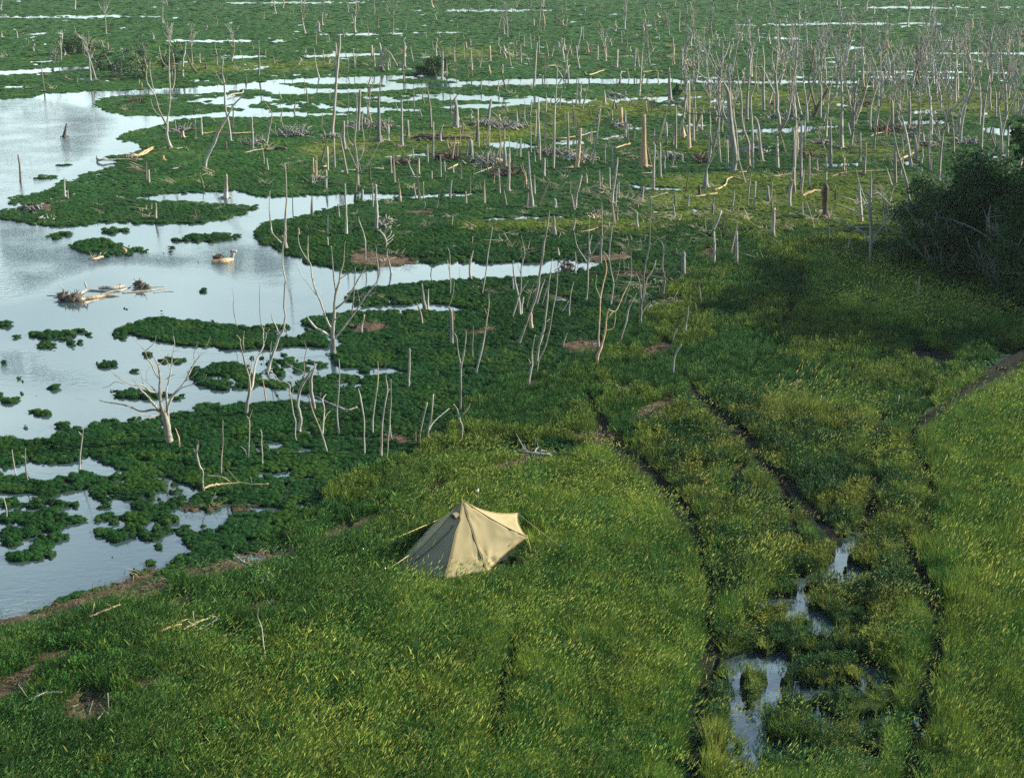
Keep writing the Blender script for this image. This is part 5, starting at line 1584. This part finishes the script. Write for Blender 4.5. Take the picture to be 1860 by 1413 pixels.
wreck('P', 'small floating driftwood log with raised pale crook at its right end', 'driftwood',
      [(384, 475, 7), (396, 474, 9), (408, 473, 10), (420, 470, 8)], [[(419, 469, 7, 0), (424, 462, 6, 0), (420, 457, 6, 0), (428, 456, 4, 0)]], [(397, 474, 9, 6)])

# ------------------------------------------------------------------ living trees on the right, saplings and bushes far away
def leafy(name, label, cat, bx, by, Hpx, crown_w, seed, nleaf, leaf, bare=0.4, trunk_px=14, group=None, loose=1.0):
    gx, gy = [float(q) for q in at(bx, by)]; mpp = at_plane(bx, by, gy)[1]
    H = Hpx * mpp; W = crown_w * mpp / 2; rd = random.Random(seed); r_ = np.random.default_rng(seed)
    root = bpy.data.objects.new(name, None); scene.collection.objects.link(root); root.location = (gx, gy, 0)
    tag(root, label, cat, group)
    tips = []
    r0 = trunk_px * mpp / 2
    nst = rd.choice((2, 3)) if H > 3 else 1
    mb = MB(); limbs = []
    for s in range(nst):
        d = Vector((rd.gauss(0, .25), rd.gauss(0, .2), 1)).normalized(); p = Vector((rd.gauss(0, .15), rd.gauss(0, .15), -.15)); pts = [p]; rad = [r0]
        for k in range(6):
            d = (d + Vector((rd.gauss(0, .12), rd.gauss(0, .12), 0))).normalized(); p = p + d * H * .75 / 6; pts.append(p); rad.append(r0 * (1 - (k + 1) / 7))
        tube(mb, *catmull(pts, rad, 2), 7, rd)
        limbs.append((pts, rad))
    mb.build('trunk', M_GREYWOOD, root)
    nb = int(10 + W * 5)
    for k in range(nb):
        pts, rad = rd.choice(limbs); i = rd.randint(1, 5)
        a = rd.uniform(0, 6.283); el = rd.uniform(-.15, .9); L = W * rd.uniform(.55, 1.1)
        d = Vector((math.cos(a) * math.cos(el), math.sin(a) * math.cos(el), math.sin(el)))
        b2 = MB(); q = pts[i]; ps = [q]; rs = [rad[i] * .55]
        for j in range(5):
            d = (d + Vector((rd.gauss(0, .18), rd.gauss(0, .18), rd.gauss(0.0, .12)))).normalized(); q = q + d * L / 5; ps.append(q); rs.append(max(.008, rs[0] * (1 - (j + 1) / 5.3)))
        tube(b2, *catmull(ps, rs, 2), 5, rd)
        for j in range(2, 6):
            for t in range(rd.randint(2, 4)):
                dd = (d + Vector((rd.gauss(0, .8), rd.gauss(0, .8), rd.gauss(.05, .5)))).normalized(); l = L * rd.uniform(.15, .4)
                m_ = ps[j] + dd * l * .5 + Vector((0, 0, rd.gauss(0, .05)))
                e = ps[j] + dd * l
                tube(b2, [ps[j], m_, e], [rs[j] * .5 + .004, .010, .005], 4, rd)
                for u in range(rd.randint(1, 3)):
                    d3 = (dd + Vector((rd.gauss(0, .6), rd.gauss(0, .6), rd.gauss(0, .4)))).normalized()
                    tube(b2, [m_, m_ + d3 * l * .5], [.009, .004], 3, rd)
                if rd.random() > bare: tips.append(e); tips.append(m_)
        b2.build('branch', M_GREYWOOD, root)
    # crown: thousands of small leaves gathered round the living twigs
    n = nleaf; T = np.array([tuple(t) for t in tips]); c = T[r_.integers(0, len(T), n)]
    clump = c + r_.normal(0, 1, (n, 3)) * np.array((.22, .22, .14)) * W / 2.4 * loose
    clump[:, 2] = np.maximum(clump[:, 2], .12)
    nrm = r_.normal(0, 1, (n, 3)) + np.array((0, 0, .8)); nrm /= np.linalg.norm(nrm, axis=1)[:, None]
    tv = np.cross(nrm, r_.normal(0, 1, (n, 3))); tv /= np.linalg.norm(tv, axis=1)[:, None]; bv = np.cross(nrm, tv)
    s = (leaf * r_.uniform(.6, 1.3, n))[:, None]
    v = np.stack([clump - tv * s, clump - bv * s * .5 + nrm * s * .15, clump + tv * s, clump + bv * s * .5 + nrm * s * .15], 1).reshape(-1, 3)
    me = bpy.data.meshes.new('crown'); me.vertices.add(n * 4); me.vertices.foreach_set('co', v.reshape(-1).astype(np.float32))
    me.loops.add(n * 4); me.loops.foreach_set('vertex_index', np.arange(n * 4, dtype=np.int32)); me.polygons.add(n); me.polygons.foreach_set('loop_start', np.arange(0, n * 4, 4, dtype=np.int32))
    me.materials.append(M_TREELEAF); me.update(); me.validate(); link('crown', me, root)
    return root
leafy('leafy_tree', 'dark leafy tree tangled with bare grey twigs, at the right edge of the photo', 'tree', 1800, 512, 195, 270, 21, 46000, .075, .25)
leafy('leafy_tree', 'dark leafy tree standing behind the bare leaning trunks, left part of the right thicket', 'tree', 1722, 455, 150, 150, 22, 14000, .070, .35)
leafy('leafy_tree', 'dark bushy tree mostly cut off by the right edge of the photo', 'tree', 1935, 500, 270, 300, 23, 40000, .08, .2)
leafy('leafy_tree', 'low dark branching tree with pale bare twigs hanging to the grass at the right edge', 'tree', 1850, 560, 140, 230, 27, 14000, .065, .5)
leafy('leafy_tree', 'tall dark tree beyond the right edge throwing the shade on the grass', 'tree', 2110, 470, 420, 330, 24, 50000, .2, .1)
leafy('leafy_tree', 'tall dark tree farther beyond the right edge', 'tree', 2060, 440, 330, 280, 28, 40000, .2, .1)
leafy('leafy_tree', 'leafy tree beyond the right edge, nearest of three', 'tree', 2090, 500, 380, 300, 34, 40000, .2, .1)
leafy('leafy_tree', 'leafy tree beyond the right edge, middle of three', 'tree', 2260, 480, 420, 380, 35, 40000, .2, .1)
leafy('leafy_tree', 'leafy tree beyond the right edge, farthest of three', 'tree', 2240, 540, 420, 400, 36, 40000, .2, .1)
leafy('leafy_tree', 'green leafy tree among dead trunks behind the right thicket', 'tree', 1830, 400, 90, 200, 25, 12000, .09, .3)
for k, (bx, by, h, w) in enumerate([(215, 140, 75, 50), (262, 138, 85, 55), (310, 142, 70, 50), (175, 128, 60, 40)]):
    leafy('sapling', ['thin green sapling left of the pair of pale trunks, far left back', 'taller thin green sapling behind the forked white tree, far left', 'sparse green sapling right of the forked white tree, far left', 'smallest thin green sapling, leftmost of the far saplings'][k], 'sapling', bx, by, h, w, 40 + k, 900, .10, .2, 4, 'green saplings along the far left bank')
leafy('bush', 'round dark green bush beside a pale trunk at the far channel', 'bush', 792, 136, 40, 62, 50, 2600, .12, .1, 4)
leafy('bush', 'dark low bush at the far left back of the marsh', 'bush', 130, 100, 24, 60, 51, 1500, .14, .1, 4)
leafy('bush', 'small dark bush among stumps above the middle pond', 'bush', 1228, 174, 18, 24, 52, 700, .10, .1, 3)

# ------------------------------------------------------------------ the tent
def fabric(name, col, trans=.25):
    m, nt, out = new_mat(name)
    tc_ = N(nt, 'ShaderNodeTexCoord')
    n1 = N(nt, 'ShaderNodeTexNoise', Scale=2.2, Detail=4.0, Roughness=0.55); nt.links.new(tc_.outputs['Object'], n1.inputs['Vector'])
    n2 = N(nt, 'ShaderNodeTexNoise', Scale=260.0, Detail=2.0); nt.links.new(tc_.outputs['Object'], n2.inputs['Vector'])
    r = ramp(nt, n1.outputs['Fac'], [(.3, tuple(c * .86 for c in col)), (.7, tuple(c * 1.08 for c in col))])
    r2 = ramp(nt, n2.outputs['Fac'], [(.35, (.88, .88, .88)), (.65, (1.08, 1.08, 1.08))])
    c = mixc(nt, r.outputs[0], r2.outputs[0], 1.0, 'MULTIPLY')
    d = N(nt, 'ShaderNodeBsdfPrincipled', Roughness=.75); d.inputs['Specular IOR Level'].default_value = .25; nt.links.new(c, d.inputs['Base Color'])
    bp = N(nt, 'ShaderNodeBump', Strength=.35, Distance=.01); nt.links.new(n1.outputs['Fac'], bp.inputs['Height']); nt.links.new(bp.outputs[0], d.inputs['Normal'])
    t = N(nt, 'ShaderNodeBsdfTranslucent'); nt.links.new(c, t.inputs['Color'])
    mx = N(nt, 'ShaderNodeMixShader'); mx.inputs[0].default_value = trans
    nt.links.new(d.outputs[0], mx.inputs[1]); nt.links.new(t.outputs[0], mx.inputs[2]); nt.links.new(mx.outputs[0], out.inputs['Surface'])
    return m
def plain(name, col, rough=.6, metal=0.0, emit=None):
    m, nt, out = new_mat(name)
    d = N(nt, 'ShaderNodeBsdfPrincipled', Roughness=rough, Metallic=metal)
    n1 = N(nt, 'ShaderNodeTexNoise', Scale=40.0, Detail=3.0)
    r = ramp(nt, n1.outputs['Fac'], [(.3, tuple(c * .8 for c in col)), (.7, tuple(min(1, c * 1.15) for c in col))]); nt.links.new(r.outputs[0], d.inputs['Base Color'])
    if emit: d.inputs['Emission Color'].default_value = (*col, 1); d.inputs['Emission Strength'].default_value = emit
    nt.links.new(d.outputs[0], out.inputs['Surface']); return m
M_TENT = fabric('tent_fabric', (0.375, 0.325, 0.185), .16)
M_TENT_SHADED = fabric('tent_fabric_shaded', (0.31, 0.27, 0.175), .10)  # darker copy of the tent cloth, the shade of this side put into its colour
M_SEAM = fabric('tent_seam_tape', (0.27, 0.215, 0.115), .0)
M_GAP_SHADE = fabric('tent_gap_shade', (0.03, 0.035, 0.04), .0)  # near-black colour standing in for the shadow inside the tent
M_ZIP = plain('zip_black', (.03, .03, .03)); M_CORD = plain('guy_cord', (.55, .5, .22), .7); M_METAL = plain('peg_metal', (.4, .4, .4), .4, .8)

def pt(px, py, bx=None, by=None):
    """tent point: seen at (px, py), standing above the ground point seen at (bx, by)"""
    if bx is None: X, Y = at(px, py, .12); return Vector((float(X), float(Y), .12))
    _, Y = at(bx, by, .1); return at_plane(px, py, float(Y))[0]
Lc = pt(718, 1037); Fc = pt(808, 1054); Gc = pt(885, 1040)
Apx = pt(840, 907, 848, 1014)
Rc = pt(958, 975, 955, 1012); Tc = pt(940, 932, 928, 968)
Bc = pt(793, 945, 800, 968); BL = pt(775, 985, 775, 990)
E0 = pt(731, 1012, 735, 1020)
TR = bpy.data.objects.new('tent', None); scene.collection.objects.link(TR)
T0 = Vector(((Lc.x + Rc.x) / 2, (Fc.y + Tc.y) / 2, 0)); TR.location = T0
tag(TR, 'khaki ridge tent with pointed front peak, pitched on the grass in the foreground', 'tent')
cen = (Lc + Fc + Gc + Rc + Tc + BL) / 6 + Vector((0, 0, .15))
def edge_sag(a, b, amt):
    m_ = (a + b) / 2; return (cen - m_).normalized() * amt * (a - b).length
def panel(a, b, c, sab, sbc, sca, belly, wr=(0, 0, 0), n=22, seed=1):
    """a taut three-cornered panel; its sides curve inwards, wrinkles run out of the corners"""
    vs = []; fs = []; idx = {}
    vab, vbc, vca = edge_sag(a, b, sab), edge_sag(b, c, sbc), edge_sag(c, a, sca)
    nrm = (b - a).cross(c - a).normalized()
    if nrm.dot((a + b + c) / 3 - cen) < 0: nrm = -nrm
    for i in range(n + 1):
        for j in range(n + 1 - i):
            u, v = i / n, j / n; w = 1 - u - v
            p = a * w + b * u + c * v + vab * (4 * w * u) + vbc * (4 * u * v) + vca * (4 * v * w)
            inner = 27 * u * v * w
            off = -belly * inner * .6
            for (k, (cu, others)) in enumerate(((w, (u, v)), (u, (v, w)), (v, (w, u)))):
                if wr[k]:
                    s_ = others[0] + others[1]
                    if s_ > 1e-4:
                        ang = others[0] / s_
                        off += wr[k] * math.sin(ang * 30 + seed * 2.1 + 3 * math.sin(ang * 7)) * math.exp(-((s_ - .22) / .20) ** 2) * min(1, inner * 6) * .013
            off += (vn(np.array([u * 6 + seed * 9.]), np.array([v * 6.]), 5)[0] - .5) * .02 * min(1, inner * 3)
            idx[(i, j)] = len(vs); vs.append(p + nrm * off - T0)
    for i in range(n):
        for j in range(n - i):
            fs.append((idx[(i, j)], idx[(i + 1, j)], idx[(i, j + 1)]))
            if i + j < n - 1: fs.append((idx[(i + 1, j)], idx[(i + 1, j + 1)], idx[(i, j + 1)]))
    return vs, fs
fly = MB()
S_AT, S_AR, S_AG, S_AF, S_AL, S_AB = .07, .03, .03, .03, .035, .03
for q in ((Fc, Gc, Apx, .02, S_AG, S_AF, .02, (.6, 1.4, 0)), (Gc, Rc, Apx, .05, S_AR, S_AG, .015, (2.6, 1.2, .8)), (Rc, Tc, Apx, .06, S_AT, S_AR, .05, (1, 1, .6)),
          (Apx, Tc, Bc, S_AT, .04, S_AB, .04, (0, 1, 1)), (Bc, Tc, BL, .04, .0, .02, .02, (0, 0, 0)), (Apx, Bc, E0, S_AB, .0, S_AL, .02, (0, 0, 1)), (Bc, BL, E0, .02, .02, .0, .02, (0, 0, 0)), (E0, Lc, Apx, .0, S_AL, S_AL, .0, (0, 1, 0))):
    fly.add(*panel(*q[:7], wr=q[7], seed=len(fly.v) % 7))
fo = fly.build('fly_sheet', M_TENT, TR)
sm = fo.modifiers.new('thick', 'SOLIDIFY'); sm.thickness = .004
do = MB(); do.add(*panel(Lc, Fc, Apx, .02, S_AF, S_AL, .06, wr=(1.2, 1.6, .5), seed=4))
d_o = do.build('door', M_TENT_SHADED, TR); sm = d_o.modifiers.new('thick', 'SOLIDIFY'); sm.thickness = .004
tag(d_o, 'shaded front door panel with a dark zip')
def seam(a, b, s, r, name, mat, par, push=.006, lift=0):
    mb = MB(); v = edge_sag(a, b, s); ps = []
    for k in range(25):
        t = k / 24; p = a * (1 - t) + b * t + v * (4 * t * (1 - t)); o_ = (p - cen).normalized(); ps.append(p + o_ * push - T0)
    tube(mb, ps, [r] * 25, 6, random.Random(3), .1); return mb.build(name, mat, par)
for a_, b_, s_ in ((Fc, Apx, S_AF), (Gc, Apx, S_AG), (Rc, Apx, S_AR), (Tc, Apx, S_AT), (Lc, Apx, S_AL), (Gc, Rc, .05), (Rc, Tc, .06), (Fc, Gc, .02)):
    seam(a_, b_, s_, .009, 'seam', M_SEAM, TR, .002)
def on_door(u, v):   # u towards F, v towards the peak
    w = 1 - u - v
    return Lc * w + Fc * u + Apx * v + edge_sag(Lc, Fc, .02) * 4 * w * u + edge_sag(Fc, Apx, S_AF) * 4 * u * v + edge_sag(Apx, Lc, S_AL) * 4 * v * w
dn = (Fc - Lc).cross(Apx - Lc).normalized()
if dn.dot((Lc + Fc + Apx) / 3 - cen) < 0: dn = -dn
def door_line(uv, r, name, mat, push=.012):
    P2, _ = catmull([on_door(*q) for q in uv], [r] * len(uv), 5)
    mb = MB(); tube(mb, [p + dn * (push - .03 * 0) - T0 for p in P2], [r] * len(P2), 5, random.Random(1), .1); return mb.build(name, mat, d_o)
door_line([(.07, .01), (.13, .10), (.17, .22), (.20, .33), (.22, .42), (.23, .52), (.245, .58), (.22, .67)], .009, 'zip', M_ZIP, .004)
door_line([(.95, .03), (.72, .26), (.52, .46), (.40, .58), (.33, .68), (.28, .76), (.20, .80)], .013, 'storm_flap', M_SEAM, .010)
# ventilation hood near the peak
mb = MB(); hc = on_door(.10, .78); ud = (Apx - Lc).normalized(); sd = dn.cross(ud).normalized(); vs = []; fs = []
for i in range(7):
    for j in range(11):
        a = math.pi * j / 10; t = i / 6; rr_ = .085 * (1 - .15 * t)
        vs.append(hc + sd * math.cos(a) * rr_ - Vector((0, 0, 1)) * 0 + ud * (t * .13 + math.sin(a) * .035 - .03) + dn * (math.sin(a) * .065 * (1 - t) + .008) - T0)
for i in range(6):
    for j in range(10): fs.append((i * 11 + j, i * 11 + j + 1, (i + 1) * 11 + j + 1, (i + 1) * 11 + j))
mb.add(vs, fs); hood = mb.build('vent_hood', M_TENT, TR); hood.modifiers.new('t', 'SOLIDIFY').thickness = .005
mb = MB(); ring = [hc + sd * math.cos(a) * .075 + ud * (math.sin(a) * .035 - .028) + dn * .014 - T0 for a in [k * 6.283 / 14 for k in range(14)]]
mb.add(ring + [hc + ud * -.02 + dn * .016 - T0], [(k, (k + 1) % 14, 14) for k in range(14)]); mb.build('vent_mesh', M_ZIP, TR)
# dark body added inside: painted shade for the gap under the lifted side
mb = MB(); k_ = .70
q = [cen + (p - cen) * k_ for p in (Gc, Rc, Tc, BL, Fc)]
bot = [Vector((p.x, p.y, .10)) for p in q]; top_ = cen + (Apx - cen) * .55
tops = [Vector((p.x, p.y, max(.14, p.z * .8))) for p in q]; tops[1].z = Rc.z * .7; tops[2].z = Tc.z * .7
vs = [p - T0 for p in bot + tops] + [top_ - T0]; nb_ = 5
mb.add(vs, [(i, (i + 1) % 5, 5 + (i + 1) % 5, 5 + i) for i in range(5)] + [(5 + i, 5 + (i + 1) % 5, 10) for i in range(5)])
mb.build('gap_shade', M_GAP_SHADE, TR, smooth=False)
mb = MB(); tube(mb, [Vector((Apx.x, Apx.y, .05)) - T0, Apx - T0 - Vector((0, 0, .01))], [.011, .011], 8, random.Random(2), 0); mb.build('pole', M_METAL, TR)
mb = MB(); tube(mb, [Vector((Tc.x, Tc.y, .05)) - T0, Tc - T0 - Vector((0, 0, .01))], [.010, .010], 8, random.Random(2), 0); mb.build('pole', M_METAL, TR)
def guy(a, b):
    mb = MB(); tube(mb, [a - T0, (a + b) / 2 - T0 - Vector((0, 0, .015)), b - T0], [.006] * 3, 5, random.Random(2), 0); g_ = mb.build('guy_line', M_CORD, TR)
    m2 = MB(); d = (a - b).normalized(); tube(m2, [b - T0 + Vector((0, 0, .06)), b - T0 - Vector((0, 0, .12))], [.007, .004], 6, random.Random(2), 0); tube(m2, [b - T0 + Vector((0, 0, .055)), b - T0 + Vector((0, 0, .03)) - d * .03], [.006, .005], 5, random.Random(2), 0)
    m2.build('peg', M_METAL, g_)
def gp(px, py, z=.16): X, Y = at(px, py, z); return Vector((float(X), float(Y), z))
guy(Tc, gp(1018, 992, .35)); guy(E0 + Vector((.02, 0, .0)), gp(650, 1012, .3)); guy(Bc, gp(660, 1000, .3)); guy(Gc + Vector((0, 0, .02)), gp(900, 1050, .15)); guy(Rc, gp(966, 1003, .2)); guy(Fc + Vector((0, 0, .02)), gp(803, 1060, .15)); guy(Lc + (Apx - Lc) * .23 + dn * .02, gp(700, 1035, .3))

# ------------------------------------------------------------------ lantern stake behind the tent
_, ly = at(867, 945, .1); lb = at_plane(867, 938, float(ly))[0]; lt, mpp = at_plane(867, 891, float(ly)); lb.z = 0
lant = bpy.data.objects.new('lantern_stake', None); scene.collection.objects.link(lant); lant.location = lb
tag(lant, 'thin black stake with a small cream lantern head behind the tent', 'lantern')
hz = lt.z; mb = MB(); tube(mb, [Vector((.012, 0, 0)), Vector((.014, 0, hz - .02))], [.013, .011], 8, random.Random(1), 0); mb.build('post', M_ZIP, lant)
M_CREAM = plain('cream_lamp_glass', (.85, .72, .55), .35)
hd_ = bpy.data.objects.new('lamp_head', None)
mb = MB(); n_ = 12
def lathe(mb, prof, cx=0, cz=0, n=14):
    vs = []; fs = []
    for r, z in prof:
        for k in range(n): vs.append((cx + r * math.cos(k * 6.283 / n), r * math.sin(k * 6.283 / n), cz + z))
    for i in range(len(prof) - 1):
        for k in range(n): fs.append((i * n + k, i * n + (k + 1) % n, (i + 1) * n + (k + 1) % n, (i + 1) * n + k))
    mb.add(vs, fs)
lathe(mb, [(0, -.03), (.022, -.03), (.034, -.01), (.038, .02), (.036, .045), (0, .046)], 0, hz); lg = mb.build('lamp_glass', M_CREAM, lant)
mb = MB(); lathe(mb, [(.045, .046), (.040, .058), (.012, .078), (0, .080)], 0, hz); mb.build('cap', M_ZIP, lg)
mb = MB()
for k in range(3):
    a = k * 2.094 + .5; tube(mb, [Vector((.038 * math.cos(a), .038 * math.sin(a), hz - .03)), Vector((.042 * math.cos(a), .042 * math.sin(a), hz + .05))], [.004, .004], 4, random.Random(1), 0)
mb.build('frame', M_WARMWOOD, lg)

# ------------------------------------------------------------------ words for every trunk, stump and log
def row_of(y):
    for lim, s in ((50, 'at the very back'), (92, 'past the farthest strip'), (150, 'on the farthest marsh strip'), (205, 'by the far channel'), (260, 'in the far dead stand'), (320, 'in the middle dead stand'), (385, 'behind the middle ponds'),
                   (475, 'behind the middle water channel'), (580, 'just before the middle channel'), (720, 'on the mid marsh'), (900, 'on dark marsh behind tent'), (1000, 'near bottom left pool'), (9999, 'in the foreground grass')):
        if y < lim: return s
def col_of(x):
    for lim, s in ((250, 'far left'), (500, 'left'), (750, 'left of centre'), (1000, 'centre'), (1250, 'right of centre'), (1500, 'right'), (9999, 'far right')):
        if x < lim: return s
ORD = ['', 'second', 'third', 'fourth', 'fifth', 'sixth', 'seventh', 'eighth', 'ninth', 'tenth', 'eleventh', 'twelfth', 'thirteenth', 'fourteenth', 'fifteenth', 'sixteenth', 'seventeenth', 'eighteenth', 'nineteenth', 'twentieth']
def words(t):
    o, kind, bx, by, H, lean, r, nparts, fl = t
    tone = {'W': 'warm brown', 'D': 'dark', 'G': 'grey'}.get(fl[:1], 'pale')
    if kind in ('driftwood_log',):
        return f"{'long' if H > 3 else 'short'} {tone} log", 'log'
    if kind == 'brush_pile': return ('dark' if fl else 'tangled') + ' heap of dead branches', 'brush pile'
    size = 'tall' if H > 4 else ('short' if H < 1.3 else '')
    ln = 'leaning right' if lean > .16 * H else ('leaning left' if lean < -.16 * H else 'upright')
    if kind == 'dead_tree': return f"{size} {tone} forked tree {ln}".strip(), 'dead tree'
    if kind == 'stump': return f"{size} {tone} broken stump {ln}".strip(), 'stump'
    return f"{size} {'thin ' if r < .05 else ''}{tone} pole {ln}".strip(), 'dead trunk'
bins = {}
for t in THINGS:
    w_, c_ = words(t); bins.setdefault((w_, c_, row_of(t[3]), col_of(t[2])), []).append(t)
for (w_, c_, ro, co), ts in bins.items():
    ts.sort(key=lambda t: t[2])
    for i, t in enumerate(ts):
        o = t[0]
        if len(ts) == 1: lab = f"{w_} {ro}, {co}"
        elif i == len(ts) - 1: lab = f"{w_} {ro}, {co}, rightmost"
        elif i == 0: lab = f"{w_} {ro}, {co}, leftmost"
        else: lab = f"{w_} {ro}, {co}, {ORD[min(i, 19)]} from left"
        lab = ' '.join(lab.split())
        tag(o, lab, c_, {'dead tree': 'bare dead trees of the drowned forest', 'stump': 'broken stumps in the marsh', 'dead trunk': 'bare dead trunks standing in the marsh', 'log': 'fallen logs on the marsh', 'brush pile': 'heaps of dead branches'}[c_])

# ------------------------------------------------------------------ the air: a thin haze over the marsh
mb = MB(); zb, zt = -1.2, CAMH + 6
vs = [(x, y, z) for z in (zb, zt) for x, y in ((-900, -30), (900, -30), (900, 1250), (-900, 1250))]
mb.add(vs, [(3, 2, 1, 0), (4, 5, 6, 7), (0, 1, 5, 4), (1, 2, 6, 5), (2, 3, 7, 6), (3, 0, 4, 7)])
m, nt, out = new_mat('haze_air')
pv = N(nt, 'ShaderNodeVolumePrincipled'); pv.inputs['Color'].default_value = (.72, .90, .92, 1); pv.inputs['Density'].default_value = .00018; pv.inputs['Anisotropy'].default_value = .2
nt.links.new(pv.outputs[0], out.inputs['Volume'])
hz_ = mb.build('haze', m, smooth=False); tag(hz_, kind='stuff')
